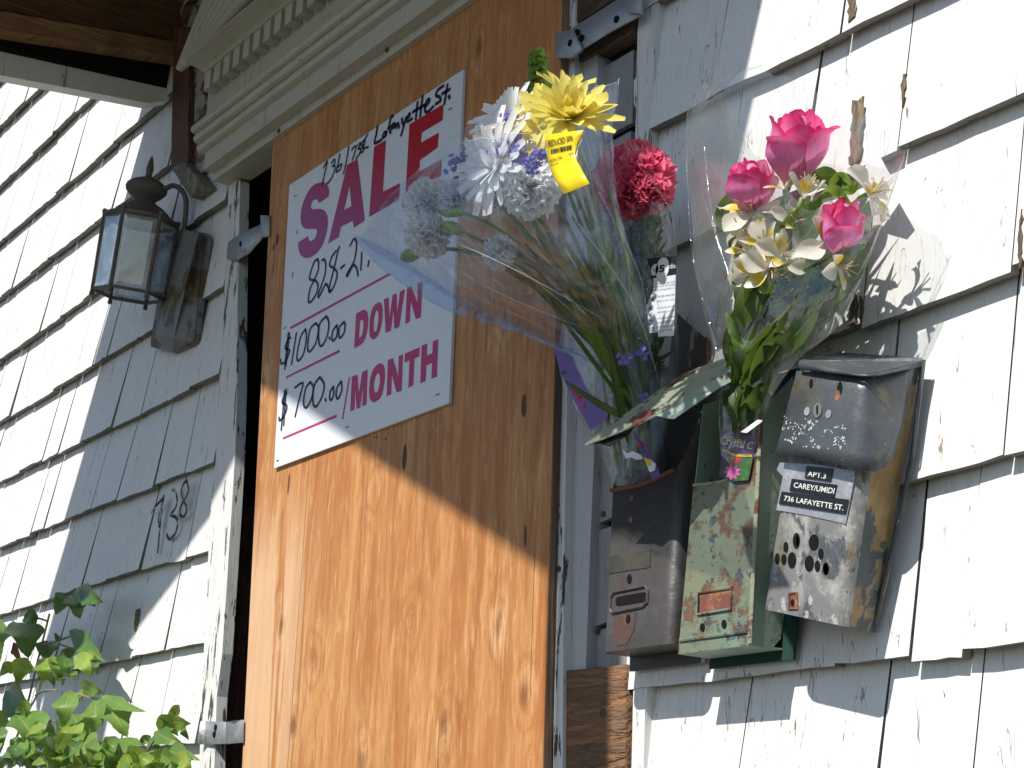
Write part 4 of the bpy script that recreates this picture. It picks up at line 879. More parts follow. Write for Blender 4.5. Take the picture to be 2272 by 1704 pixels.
for x, y, r, ry, m in ((1125, 995, .0052, .0088, 'dark'), (1210, 1003, .0072, .0088, 'dark'), (1073, 1027, .0035, .006, 'dark'), (1245, 1060, .0038, .006, 'dark'), (1031, 1084, .0035, .0065, 'dark'), (1063, 1087, .004, .006, 'dark'), (1103, 1091, .0062, .0090, 'dark'), (1188, 1107, .0068, .0088, 'dark'), (1228, 1120, .004, .0062, 'dark')):
    hole(Cx, FB, 'B3', x, y, r, ry, 'vent_hole', m)
MAT['blue_paper'] = m_plain('blue_paper', (.08, .38, .62), .6)
hole(Cx, FB, 'B3', 1269, 1132, .0045, .0068, 'vent_hole', 'dark'); hole(Cx, FB, 'B3', 1270, 1134, .0036, .0060, 'paper_peeping', 'blue_paper', .0014); hole(Cx, FB, 'B3', 1131, 997, .002, .006, 'paper_peeping', 'blue_paper', .0014)
holder(Cx, FB, 'B3', [(1090, 1255), (1128, 1250), (1132, 1330), (1088, 1332)], [(1096, 1262), (1122, 1258), (1124, 1322), (1094, 1326)], 'rust', 'rust', .0014)
hole(Cx, FB, 'B3', 1106, 1300, .003, .004, 'hole', 'dark', .0015)
# taped name label
tp = [pb(x, y, .0016)[0] for x, y in ((1045, 612), (1030, 648), (1060, 680), (1028, 845), (1180, 872), (1330, 905), (1368, 915), (1412, 680), (1410, 655), (1230, 622))]
MB().prism(tp, (0, .0006, 0)).build('tape_patch', MAT['duct'], Cx)
for q, txt, tq in ([((1178, 630), (1308, 642), (1300, 708), (1172, 690)), 'APT.3', ((1190, 655), (1280, 668), (1276, 694), (1186, 680))], [((1108, 692), (1330, 722), (1315, 790), (1096, 752)), 'CAREY/UMIDI', ((1122, 710), (1322, 740), (1316, 768), (1118, 736))],
                   [((1058, 755), (1388, 795), (1372, 868), (1044, 816)), '736 LAFAYETTE ST.', ((1074, 775), (1366, 822), (1362, 850), (1070, 800))]):
    P_ = [pb(x, y, .0030)[0] for x, y in q]; MB().prism(P_, (0, .0005, 0)).build('label_strip', MAT['dymo'], Cx)
    text_on(txt, [pb(x, y, .0032)[0] for x, y in tq], MAT['label_white'], Cx, 'lettering', .0003, .012)

# ------------------------------------------------------------------ wall lantern
MAT['bronze'] = m_peel('dull_bronze', [((.20, .185, .16), 18, .44, .25), ((.20, .205, .19), 50, .60, .1)], (.14, .125, .11), .7, .2)
MAT['plate'] = m_peel('corroded_lantern_plate', [((.17, .165, .155), 9, .42, .3), ((.12, .075, .03), 12, .50, .06), ((.06, .055, .045), 22, .60, .05)], (.21, .205, .195), .55, .15, vs=(1, 1, .8))
tg = NT('lantern_glass'); n_ = tg.noise(tg.obj(), 20, 3, .5)
MAT['glass'] = tg.done(tg.mixsh(tg.math('ADD', .10, tg.math('MULTIPLY', tg.n('ShaderNodeLayerWeight', 1, Blend=.3), .6)), tg.mixsh(tg.math('MULTIPLY', tg.ramp(n_, .15, .7), .72), tg.n('ShaderNodeBsdfTransparent', Color=(.80, .86, .90)), tg.n('ShaderNodeBsdfDiffuse', Color=(.58, .59, .58))), tg.n('ShaderNodeBsdfGlossy', Color=(1, 1, 1), Roughness=.04)))
lan = thing('wall_lantern', 'bronze six sided glass lantern on a corroded wall plate beside the door', 'wall lantern', wp('L', 690, 1100, .0))
DLn = .115
c0 = wp('L', 322, 1108, DLn); c1_ = wp('L', 425, 500, DLn); axis = (c1_ - c0); H = axis.length; ax = axis.normalized()
ux = ax.cross(V((0, 1, 0))).normalized(); uy = ax.cross(ux).normalized()
rb, rt = .079, .081
PH = math.radians(8)
def hexp(c, r, k): th = PH + k * math.pi / 3; return c + (ux * math.cos(th) + uy * math.sin(th)) * r
for k in range(6):
    a, b, c, d = hexp(c0, rb, k), hexp(c0, rb, k + 1), hexp(c1_, rt, k + 1), hexp(c1_, rt, k)
    iu = lambda p_: p_
    gpane = MB(); n_in = ((a + b) * .5 - c0).normalized() * .002
    ins = [a * .96 + b * .04, a * .04 + b * .96, d * .04 + c * .96, d * .96 + c * .04]; ins2 = [quad_map([ins[3], ins[2], ins[1], ins[0]], u, v) + n_in * 1.2 for u, v in ((.14, .07), (.86, .07), (.86, .93), (.14, .93))]
    gpane.add(ins + ins2, [(0, 1, 5, 4), (1, 2, 6, 5), (2, 3, 7, 6), (3, 0, 4, 7), (4, 5, 6, 7)])
    gpane.build('glass_pane', MAT['glass'], lan)
    st = MB(); st.tube([a - ax * .012, a, d, d + ax * .008], .0045, 8); st.lathe(a - ax * .016, ax, [(0, .002), (.002, .0055), (.008, .0055), (.010, .004)], 8); st.lathe(d + ax * .004, ax, [(0, .004), (.003, .006), (.009, .006), (.012, .003)], 8)
    auto_smooth(st.build('corner_post', MAT['bronze'], lan))
for c, r in ((c0, rb), (c1_, rt)):
    rg = MB(); rg.tube([hexp(c, r, k) for k in range(7)], .0042, 6); rg.build('ring', MAT['bronze'], lan)
rf = MB(); rf.lathe(c1_, ax, [(.0, .080), (.006, .083), (.010, .070), (.022, .060), (.034, .046), (.042, .030), (.048, .024), (.053, .026), (.060, .036), (.070, .045), (.078, .047), (.086, .044), (.094, .034), (.101, .018), (.105, .008), (.112, .007), (.125, .0085), (.140, .006), (.155, .0015)], 24)
auto_smooth(rf.build('roof', MAT['bronze'], lan), 60)
pl = [(760, 560), (960, 590), (985, 640), (884, 1490), (872, 1515), (690, 1592), (508, 1545), (506, 1500), (600, 900), (740, 590)]
MB().prism(wps('L', pl, .028), (0, .010, 0)).build('wall_plate', MAT['plate'], lan)
hx = MB(); tp_ = wps('L', [(742, 572, .028), (790, 562, .055), (905, 588, .055), (950, 612, .028)]); bt_ = wps('L', [(528, 1482, .028), (565, 1455, .055), (700, 1470, .060), (872, 1488, .030)])
for k in range(3): hx.add([tp_[k], tp_[k + 1], bt_[k + 1], bt_[k]], [(0, 1, 2, 3)])
hx.add(tp_ + [p_ + V((0, .02, 0)) for p_ in (tp_[0], tp_[3])], [(0, 1, 2, 3)]); lo_ = wps('L', [(528, 1540, .028), (690, 1590, .03), (868, 1505, .030)])
hx.add(bt_ + lo_, [(0, 1, 5, 4), (1, 2, 5), (2, 3, 6, 5)])
hx.build('housing', MAT['plate'], lan)
ar = MB(); ar.tube(catmull([c1_ + ax * .075 + V((.03, .02, 0)), wp('L', 640, 215, .085), wp('L', 700, 195, .07), wp('L', 765, 235, .055), wp('L', 800, 310, .045), wp('L', 800, 430, .042), wp('L', 785, 565, .042)], 5), .006, 10)
auto_smooth(ar.build('arm', MAT['bronze'], lan))
br = MB(); br.tube([c0 + uy * -.0 + V((.02, .05, .01)), c0 + V((.05, .085, .0))], .006, 8); br.build('stay', MAT['bronze'], lan)
# ------------------------------------------------------------------ flowers and wrapping film: helpers
SR, SU, SB = right.copy(), up.copy(), back.copy()       # directions used to pose flowers as the photograph shows them
def ppm(P): return FL / (P - CAM).dot(-SB)              # photograph pixels per metre at P
def gridmesh(name, fn, nu, nv, mat, parent, mb=None, m=0):
    vs = []; uv = []
    for i in range(nu + 1):
        for j in range(nv + 1): vs.append(fn(i / nu, j / nv)); uv.append((i / nu, j / nv))
    fs = [(i * (nv + 1) + j, (i + 1) * (nv + 1) + j, (i + 1) * (nv + 1) + j + 1, i * (nv + 1) + j + 1) for i in range(nu) for j in range(nv)]
    if mb is not None: mb.add(vs, fs, m, uv); return None
    return mk(name, vs, fs, mat, parent, True, uv)
def frame_of(N):
    N = N.normalized(); a = N.cross(SU)
    if a.length < .1: a = N.cross(SR)
    a.normalize(); return a, N.cross(a).normalized(), N
def cam_dir(a, b, c): return (SR * a + SU * b + SB * c).normalized()
fr = random.Random(5)
def petal_fn(c, D, N, r0, L, wd, lift, droop, cup=.25, prof=(.45, .85, 1., .95, .55), twist=0.):
    S = D.cross(N).normalized()
    def fn(u, v):
        k = v * (len(prof) - 1); i = min(int(k), len(prof) - 2); w = prof[i] * (1 - (k - i)) + prof[i + 1] * (k - i)
        s = (u - .5) * 2; p_ = c + D * (r0 + L * v * math.cos(lift)) + N * (L * (math.sin(lift) * v - droop * v * v))
        return p_ + S * (s * w * wd * .5) + N * (cup * wd * (s * s - .5) * w * .6 + twist * s * v * wd * .4)
    return fn
def daisy(parent, name, c, N, R, npet, mat, cmat, layers=2, wk=.2, lift=.25, droop=.25, cr=.17, prof=(.45, .85, 1., .95, .6), label=None):
    A_, B_, N = frame_of(N)
    ctr = MB().lathe(c - N * R * .10, N, [(0, R * cr * .4), (R * .06, R * cr), (R * .10, R * cr * .9), (R * .15, R * cr * .35)], 12)
    ct = ctr.build(name, cmat, parent, True, label)
    for l in range(layers):
        for k in range(npet):
            th = 2 * math.pi * (k + .5 * l + fr.uniform(-.22, .22)) / npet; D = A_ * math.cos(th) + B_ * math.sin(th)
            Lr = R * (1 - .16 * l) * fr.uniform(.86, 1.04); lf = lift + l * .32 + fr.uniform(-.14, .14)
            gridmesh('petal', petal_fn(c, D, N, R * .06, Lr, R * wk * fr.uniform(.85, 1.15), lf, droop * fr.uniform(.5, 1.5), .3, prof, fr.uniform(-.5, .5)), 2, 5, mat, ct)
    return ct
def carnation(parent, name, c, N, R, mat, calyx=None, n=90, squash=.8, label=None):
    """ball of frilled petals"""
    A_, B_, N = frame_of(N); mb = MB()
    for k in range(n):
        z = 1 - 1.25 * (k + .5) / n; th = k * 2.39996; rr = math.sqrt(max(0, 1 - z * z)); sc_ = fr.uniform(.86, 1.05)
        D = (A_ * math.cos(th) * rr + B_ * math.sin(th) * rr + N * z * squash).normalized()
        T = D.cross(N if abs(D.dot(N)) < .95 else A_).normalized(); T = (Matrix.Rotation(fr.uniform(0, 3.1), 3, D) @ T)
        q = D.cross(T); w = R * fr.uniform(.42, .62); seg = 8; vs = []; uv = []
        for i in range(seg + 1):
            u = i / seg - .5; zig = (.10 if i % 2 else 0.) + fr.uniform(-.04, .05); wave = math.sin(i * 1.3 + k) * .13 + fr.uniform(-.03, .03)
            base_ = c + D * R * .12 + T * u * w * .35 + q * wave * R * .1
            mid = c + D * R * .66 * sc_ * (1 - .5 * u * u) + T * u * w * .85 + q * wave * R * .5
            tip = c + D * R * (1. - zig) * sc_ * (1 - .55 * u * u) + T * u * w * 1.25 + q * wave * R * 1.3
            vs += [base_, mid, tip]; uv += [(u + .5, 0), (u + .5, .6), (u + .5, 1)]
        fs = []
        for i in range(seg):
            a = 3 * i; fs += [(a, a + 3, a + 4, a + 1), (a + 1, a + 4, a + 5, a + 2)]
        mb.add(vs, fs, 0, uv)
    o = mb.build(name, mat, parent, True, label, True)
    if calyx is not None:
        cx = MB().lathe(c - N * R * 1.35, N, [(0, R * .10), (R * .1, R * .20), (R * .5, R * .27), (R * .85, R * .34), (R * 1.0, R * .22)], 10); cx.build('calyx', calyx, o, True)
    return o
def rose(parent, name, c, N, R, Hh, mat, cal, n=13, open_=.5, label=None, seed=0):
    A_, B_, N = frame_of(N); rr = random.Random(seed)
    core = MB().lathe(c, N, [(0, R * .3), (Hh * .35, R * .42), (Hh * .75, R * .30), (Hh * .9, R * .12)], 12); co = core.build(name, mat, parent, True, label)
    for k in range(n):
        f = k / (n - 1); th0 = k * 2.39996 + rr.uniform(-.2, .2); rs_ = R * (.26 + .66 * f ** .8); hs = Hh * (1.0 - .13 * f) * rr.uniform(.86, 1.06); span = 1.35 - .55 * f
        curl = open_ * f * f * rr.uniform(.3, 1.7); tl = rr.uniform(-.1, .1)
        def fn(u, v, th0=th0, rs_=rs_, hs=hs, span=span, curl=curl, tl=tl):
            s = (u - .5) * 2; vv_ = v * (1 - .30 * abs(s) ** 1.8); a = th0 + s * span * (.35 + .65 * min(1, v * 1.6))
            rad = rs_ * (.40 + .64 * math.sin(min(1, vv_ * 1.35) * math.pi * .55) - .62 * max(0, vv_ - .55) * (1 - curl)) + R * curl * max(0, vv_ - .74) * 2.4 * (1 + .5 * math.cos(s * 2.5)) + R * .05 * math.sin(s * 3.5 + th0 * 3) * v
            z = hs * (vv_ - curl * max(0, vv_ - .80) ** 1.4 * 2.2 + tl * s * v) + R * .025 * math.sin(s * 5 + th0 * 2) * v
            return c + (A_ * math.cos(a) + B_ * math.sin(a)) * rad + N * z
        gridmesh('petal', fn, 8, 9, mat, co)
    for k in range(5):
        th = k * 1.2566; D = A_ * math.cos(th) + B_ * math.sin(th)
        gridmesh('sepal', petal_fn(c, D, N, R * .15, Hh * .55, R * .22, .9, .1, .2, (.7, 1., .7, .35, .05)), 2, 5, cal, co)
    return co
def alstro(parent, name, c, N, R, mats, seed=0, cal=None, open_=.62):
    """peruvian lily: three broad outer petals, three narrow inner ones with yellow and dark streaks"""
    A_, B_, N = frame_of(N); rr = random.Random(seed)
    t = MB().lathe(c - N * R * .45, N, [(0, R * .05), (R * .15, R * .12), (R * .45, R * .10)], 8); o = t.build(name, cal, parent, True)
    for k in range(6):
        th = k * math.pi / 3 + rr.uniform(-.15, .15) + seed; D = A_ * math.cos(th) + B_ * math.sin(th); inner = k % 2
        prof = (.20, .42, .80, 1.0, .80, .14) if not inner else (.18, .40, .65, .72, .50, .08)
        gridmesh('petal', petal_fn(c, D, N, R * .04, R * (1.18 if not inner else 1.12), R * (.66 if not inner else .50) * rr.uniform(.8, 1.15), open_ * (1.25 if inner else 1.) + rr.uniform(-.28, .28), rr.uniform(.2, .6), rr.uniform(.25, .6), prof, rr.uniform(-1.1, 1.1)), 5, 8, mats[inner], o)
    st = MB()
    for k in range(5):
        D = (A_ * math.cos(k * 1.25) + B_ * math.sin(k * 1.25)); st.tube([c, c + N * R * .5 + D * R * .12, c + N * R * .75 + D * R * .28], .0008, 4)
    tag(st.build('stamen', mats[2], o), kind='stuff'); return o
def leaf_px(parent, pts, wpx, mat, name='leaf', tilt=0., fold=.25, lobed=0, prof=(.08, .55, .95, 1., .82, .48, .02), mb=None, label=None, nv=10):
    """leaf along a centre line of measured points (x, y, depth); tilt turns the blade about that line"""
    C_ = [W(*p_) for p_ in pts]; P = catmull(C_, nv) if len(C_) > 2 else [C_[0] * (1 - k / nv) + C_[1] * (k / nv) for k in range(nv + 1)]
    n = len(P); wd = wpx / ppm(C_[len(C_) // 2])
    vs = []; uv = []; M_ = 6
    for i, p_ in enumerate(P):
        t = (P[min(i + 1, n - 1)] - P[max(i - 1, 0)]).normalized(); vw = (CAM - p_).normalized(); s = t.cross(vw).normalized(); s = Matrix.Rotation(tilt, 3, t) @ s; nn = s.cross(t)
        v = i / (n - 1); k = v * (len(prof) - 1); j = min(int(k), len(prof) - 2); w = prof[j] * (1 - (k - j)) + prof[j + 1] * (k - j)
        if lobed:
            w = max(.02, w * (1 + .22 * lobed * math.exp(-((v - .42) / .10) ** 2) - .12 * lobed * math.exp(-((v - .57) / .07) ** 2)) + .035 * lobed * (abs((v * 9) % 1 - .5) * 2 - .5) * (1 if .05 < v < .95 else 0))
        for q in range(M_ + 1):
            u = q / M_; e = (u - .5) * 2
            vs.append(p_ + s * (e * w * wd * .5) + nn * (fold * wd * .5 * (abs(e) ** 1.3) * w + .04 * wd * math.sin(v * 11 + e * 2) * abs(e))); uv.append((u, v))
    fs = [(i * (M_ + 1) + q, (i + 1) * (M_ + 1) + q, (i + 1) * (M_ + 1) + q + 1, i * (M_ + 1) + q + 1) for i in range(n - 1) for q in range(M_)]
    if mb is not None: mb.add(vs, fs, 0, uv); return None
    return mk(name, vs, fs, mat, parent, True, uv, None, label)
def stem_px(parent, pts, r, mat, name='stem', mb=None):
    P = catmull([W(*p_) for p_ in pts], 5) if len(pts) > 2 else [W(*p_) for p_ in pts]
    if mb is not None: mb.tube(P, r, 6); return
    m_ = MB(); m_.tube(P, r, 6); return auto_smooth(m_.build(name, mat, parent), 60)
def sleeve(parent, ribs, mat, name='film_sleeve', amp=.006, seed=0, zig=.012, nu=7, nv=9, freq=22., edge=True):
    R_ = [catmull([W(*p_) for p_ in r], nv) for r in ribs]; nr = len(R_[0]); rings = []
    for j in range(nr): rings.append(catmull([r[j] for r in R_], nu, True))
    n = len(rings[0]); vs = []
    for j, ring in enumerate(rings):
        c = sum(ring, V((0, 0, 0))) / n; v = j / (nr - 1)
        for i, p_ in enumerate(ring):
            d = (p_ - c).normalized(); q = p_ * freq; q.z *= .45
            nz = abs(mnoise.noise(q + V((seed, 0, 0)))) * 1.6 - .5 + .5 * (abs(mnoise.noise(q * 2.3 + V((0, seed, 0)))) * 1.6 - .5)
            p2 = p_ + d * amp * (.35 + .9 * v) * nz
            if j == nr - 1: p2 = p2 + (ring[i] - rings[j - 2][i]).normalized() * zig * mnoise.noise(V((i * .43, seed, 1)))
            vs.append(p2)
    fs = [(j * n + i, j * n + (i + 1) % n, (j + 1) * n + (i + 1) % n, (j + 1) * n + i) for j in range(nr - 1) for i in range(n)]
    ed = MB(); rim_ = vs[-n:]; ed.tube(rim_ + [rim_[0]], .00042, 4); o = mk(name, vs, fs, mat, parent, False)
    if edge: ed.build('film_edge', MAT['film_edge'], parent)
    return o

te = NT('film_edge'); MAT['film_edge'] = te.done(te.mixsh(.26, te.n('ShaderNodeBsdfTransparent', Color=(.95, .97, 1)), te.pbr((.8, .84, .88), .2, .6)))  # pale mix for bright rim lines and the added film highlights
MAT['film_blue'] = m_film('blue_tinted_film', (.90, .935, .985), (.56, .68, .94), .085, .035, .16, 26., .09)
MAT['film_clear'] = m_film('clear_film', (.93, .945, .935), (.80, .82, .80), .085, .10, .07, 14.)
MAT['film_mid'] = m_film('clear_crinkled_film', (.90, .92, .90), (.75, .76, .76), .06, .07, .10, 30.)
MAT['p_white'] = m_petal('white_petal', (.90, .90, .87), (.94, .94, .94), tip=(.94, .94, .94), trans=.5)
MAT['p_cream'] = m_petal('cream_petal', (.84, .82, .68), (.88, .87, .78), trans=.45)
MAT['p_blueish'] = m_petal('white_frilled_petal', (.80, .82, .88), (.88, .89, .90), trans=.45)
MAT['p_yellow'] = m_petal('yellow_petal', (.82, .68, .07), (.88, .80, .26), trans=.4)
MAT['p_pink'] = m_petal('hot_pink_petal', (.86, .12, .26), (.92, .30, .43), trans=.45)
MAT['p_rose'] = m_petal('pink_rose_petal', (.82, .17, .47), (.88, .38, .66), trans=.35, rough=.5, tip=(.80, .04, .22))
MAT['p_purple'] = m_petal('purple_statice', (.14, .10, .46), (.26, .22, .62), trans=.25)
MAT['p_al'] = m_petal('lily_outer_petal', (.78, .72, .60), (.85, .83, .76), tip=(.80, .80, .66), trans=.35)
def m_streak():
    t = NT('lily_inner_petal'); u = t.uv(); x = t.sep(u, 0); y = t.sep(u, 1)
    n = t.noise(t.map(u, (26, 3.0, 1)), 1.6, 3, .5); ye = t.math('MULTIPLY', t.ramp(y, .15, .35), t.ramp(y, .82, .55))
    c = t.mix(ye, (.82, .80, .72), (.78, .60, .06)); c = t.mix(t.math('MULTIPLY', t.ramp(n, .60, .64), t.math('MULTIPLY', ye, 1.)), c, (.13, .02, .03))
    return t.done(t.mixsh(.3, t.pbr(c, .5, .3), t.n('ShaderNodeBsdfTranslucent', Color=c)))
MAT['p_al2'] = m_streak()
MAT['stamen'] = m_plain('stamen', (.55, .42, .20))
MAT['g_stem'] = m_plain('green_stem', (.10, .17, .045), .45, .4, var=.35, sc_=60)
MAT['g_pale'] = m_plain('pale_green_calyx', (.22, .32, .09), .5, .4, var=.25, sc_=60)
MAT['g_leaf'] = m_leaf('bouquet_leaf', (.045, .095, .024), (.115, .185, .05), rough=.55)
MAT['g_bright'] = m_leaf('bright_leaf', (.13, .24, .035), (.22, .35, .07), trans=.4, rough=.55)
MAT['g_dark'] = m_leaf('dark_fern', (.022, .05, .014), (.05, .09, .028), (.06, .10, .03))
MAT['g_center'] = m_plain('flower_centre', (.33, .35, .06), .7, var=.4, sc_=200, bmp=.5)
MAT['tag_yellow'] = m_plain('yellow_sticker', (.83, .62, .012), .4, .4, var=.03)
MAT['print_black'] = m_plain('black_print', (.02, .02, .02), .5)
MAT['paper_white'] = m_plain('white_paper', (.82, .82, .82), .5, var=.02)
MAT['print_purple'] = m_plain('purple_print', (.15, .085, .33), .3, .5, var=.15, sc_=18)
MAT['print_violet'] = m_plain('violet_print', (.09, .025, .20), .3, .5)
MAT['print_red'] = m_plain('red_print', (.62, .02, .05), .4)
MAT['print_pink'] = m_plain('pink_print', (.75, .16, .42), .4)
MAT['print_green'] = m_plain('green_print', (.045, .12, .03), .4, var=.5, sc_=120)

DM = lambda d: d if d < .0885 else .098 + (d - .0885) * .16
# ------------------------------------------------------------------ right bouquet: roses and lilies in clear film
RB = thing('rose_bouquet', 'clear wrapped bouquet of pink roses and cream lilies standing in the green mailbox', 'bouquet', W(1645, 1040, .06), 'bouquets left in the mailboxes')
def pxm(n, P): return n / ppm(P)
rose(RB, 'rose', W(1758, 402, .20), cam_dir(.08, .95, .30), pxm(78, W(1758, 402, .20)), pxm(160, W(1758, 402, .2)), MAT['p_rose'], MAT['g_leaf'], 17, .36, 'large open pink rose', 3)
rose(RB, 'rose', W(1672, 462, .24), cam_dir(-.12, .92, .38), pxm(66, W(1680, 480, .24)), pxm(112, W(1680, 480, .24)), MAT['p_rose'], MAT['g_leaf'], 12, .40, 'small pink rose bud', 8)
rose(RB, 'rose', W(1856, 566, .20), cam_dir(.10, .92, .38), pxm(58, W(1856, 566, .20)), pxm(130, W(1856, 566, .20)), MAT['p_rose'], MAT['g_leaf'], 12, .35, 'half hidden pink rose', 12)
LM = [MAT['p_al'], MAT['p_al2'], MAT['stamen']]
for i, (x, y, d, N, R) in enumerate(((1672, 470, .27, (-.45, .35, .80), .046), (1782, 440, .27, (.15, .75, .62), .042), (1836, 540, .25, (.35, .25, .88), .047), (1696, 545, .30, (-.1, .35, .92), .036),
                                     (1708, 596, .30, (.05, -.10, .98), .042), (1676, 606, .29, (-.5, -.2, .8), .034), (1925, 432, .19, (.7, .35, .6), .038), (1742, 420, .24, (-.1, .9, .3), .032), (1812, 580, .24, (.2, -.3, .9), .034), (1650, 500, .26, (-.8, .1, .6), .034), (1730, 570, .29, (.3, .1, .9), .034), (1860, 590, .24, (.5, -.2, .8), .036), (1660, 560, .28, (-.5, .2, .8), .032), (1760, 500, .27, (.1, .4, .9), .034))):
    alstro(RB, 'lily', W(x, y, d), cam_dir(*N), pxm(1800 * R, W(x, y, d)), LM, i * .7 + 1, MAT['g_pale'], .55 if i != 1 else .95)
def c2(x, y, d): return (1540 + x / 3.8583, 230 + y / 3.8583, d)
def c6(x, y, d): return (1200 + x / 2.9105, 560 + y / 2.9105, d)
for pts, w, m, tl in (([c2(350, 1180, .23), c2(262, 960, .24), c2(335, 720, .25)], 38, 'g_leaf', .5), ([c2(700, 1240, .27), c2(880, 1040, .28), c2(1090, 800, .27)], 46, 'g_leaf', .3), ([c2(1060, 820, .24), c2(1220, 745, .25), c2(1372, 900, .25)], 30, 'g_bright', .9),
                      ([c2(1000, 640, .2), c2(1150, 610, .2), c2(1300, 690, .19)], 34, 'g_leaf', .6), ([c2(1160, 740, .19), c2(1260, 650, .19), c2(1370, 720, .18)], 30, 'g_bright', .5), ([c2(900, 1180, .27), c2(1000, 1080, .28), c2(1060, 880, .28)], 36, 'g_leaf', -.4),
                      ([c2(600, 1500, .23), c2(1000, 1420, .24), c2(1290, 1260, .21)], 52, 'g_leaf', .5), ([c2(800, 1640, .2), c2(1200, 1480, .2), c2(1500, 1190, .17)], 70, 'g_leaf', .2), ([c2(700, 1200, .25), c2(760, 1050, .26), c2(770, 880, .26)], 26, 'g_leaf', .2),
                      ([c2(460, 1640, .26), c2(540, 1600, .28), c2(700, 1560, .28)], 40, 'g_bright', .4), ([c2(1180, 640, .18), c2(1330, 730, .17), c2(1400, 660, .17)], 18, 'g_bright', .4),
                      ([c6(1330, 700, .13), c6(1700, 420, .14), c6(1960, 200, .15)], 52, 'g_leaf', .3), ([c6(1330, 560, .15), c6(1540, 440, .17), c6(1840, 400, .15)], 46, 'g_dark', .2), ([c6(1320, 900, .13), c6(1280, 740, .15), c6(1360, 630, .17)], 46, 'g_bright', .3),
                      ([c6(1430, 780, .12), c6(1420, 600, .15), c6(1480, 520, .17)], 28, 'g_bright', .5), ([c6(1250, 800, .12), c6(1225, 600, .13), c6(1260, 380, .16)], 34, 'g_leaf', .5), ([c6(1300, 1050, .10), c6(1225, 960, .12), c6(1240, 860, .13)], 26, 'g_leaf', .3),
                      ([c6(1320, 1080, .10), c6(1390, 960, .11), c6(1300, 880, .13)], 30, 'g_leaf', -.5), ([c6(1350, 520, .15), c6(1400, 420, .17), c6(1500, 330, .19)], 44, 'g_leaf', .6), ([c6(1300, 640, .14), c6(1280, 480, .17), c6(1310, 280, .22)], 42, 'g_leaf', .4),
                      ([c6(1400, 880, .11), c6(1500, 700, .12), c6(1620, 620, .12)], 30, 'g_dark', .4), ([c6(1330, 980, .10), c6(1410, 870, .11), c6(1450, 760, .13)], 24, 'g_leaf', -.3), ([c6(1300, 760, .13), c6(1400, 640, .14), c6(1620, 500, .15)], 40, 'g_leaf', .7),
                      ([c6(1280, 620, .15), c6(1330, 520, .16), c6(1420, 460, .17)], 26, 'g_dark', .4), ([c2(380, 1300, .24), c2(350, 1200, .25), c2(420, 1120, .26)], 26, 'g_dark', .4)):
    leaf_px(RB, pts, w * 1.45, MAT[m], 'leaf', tl)
for a, b, c in (((1640, 1020, .06), (1650, 700, .13), (1752, 410, .19)), ((1650, 1020, .06), (1645, 720, .13), (1676, 470, .23)), ((1655, 1020, .065), (1690, 760, .12), (1852, 550, .19)), ((1635, 1020, .065), (1640, 760, .15), (1690, 560, .28)), ((1645, 1020, .07), (1680, 800, .14), (1780, 460, .25)),
                ((1628, 1020, .07), (1625, 800, .14), (1670, 480, .26)), ((1660, 1010, .06), (1700, 800, .11), (1920, 440, .18))): stem_px(RB, [a, b, c], .0028, MAT['g_stem'])
r5 = random.Random(33)
for k in range(34):
    t_ = r5.random(); x0 = 1648 + r5.uniform(-18, 22); y0 = 960 - 300 * t_; sd = r5.choice([-1, 1, 1]); ln = r5.uniform(70, 150); a_ = r5.uniform(.1, .75) * sd
    x1, y1 = x0 + ln * math.sin(a_) * (1.15 if sd > 0 else .45), y0 - ln * math.cos(a_); d0 = .09 + .12 * t_ + r5.uniform(-.05, .09)
    leaf_px(RB, [(x0, y0, d0), ((x0 + x1) / 2 + r5.uniform(-14, 14), (y0 + y1) / 2, d0 + .06), (x1, y1, d0 + .04)], r5.uniform(24, 52), MAT[r5.choice(['g_leaf', 'g_leaf', 'g_dark', 'g_bright'])], 'leaf', r5.uniform(-1, 1), nv=6)
DM = lambda d: d
for k in range(60):
    x0 = 1690 + r5.uniform(-25, 40); y0 = 815 - r5.uniform(0, 190); a_ = r5.uniform(.25, .95); ln = r5.uniform(80, 190); x1, y1 = x0 + ln * math.sin(a_), y0 - ln * math.cos(a_); d0 = .075 + r5.uniform(-.02, .03)
    if x1 > 1935 or (x1 > 1850 and y1 > 640): continue
    leaf_px(RB, [(x0, y0, d0), ((x0 + x1) / 2 + r5.uniform(-12, 12), (y0 + y1) / 2, d0 + .02), (x1, y1, d0 + .01)], r5.uniform(34, 74), MAT[r5.choice(['g_leaf', 'g_leaf', 'g_dark', 'g_leaf'])], 'leaf', r5.uniform(-.8, .8), nv=6)
for pts, w, tl in (([(1740, 760, .07), (1840, 640, .07), (1945, 505, .062)], 76, .2), ([(1760, 720, .08), (1860, 600, .08), (1935, 470, .065)], 60, -.2), ([(1720, 800, .09), (1800, 700, .10), (1905, 610, .09)], 74, .3), ([(1750, 700, .10), (1850, 640, .11), (1925, 590, .10)], 64, -.1), ([(1800, 600, .06), (1880, 520, .06), (1952, 432, .056)], 54, .1), ([(1780, 640, .07), (1850, 560, .075), (1900, 470, .07)], 60, .3)):
    leaf_px(RB, pts, w, MAT['g_leaf'], 'leaf', tl)
DM = lambda d: d if d < .0885 else .098 + (d - .0885) * .16
leaf_px(RB, [c6(1270, 480, .17), c6(1330, 420, .18), c6(1390, 430, .18)], 12, MAT['old_tape'], 'dead_leaf', .4, label='brown curled leaf')
card = [W(*c2(x, y, .062)) for x, y in ((1552, 382), (1702, 655), (1640, 742), (1395, 660))]
MB().prism(card, (0, .0008, 0)).build('card', MAT['paper_white'], RB)
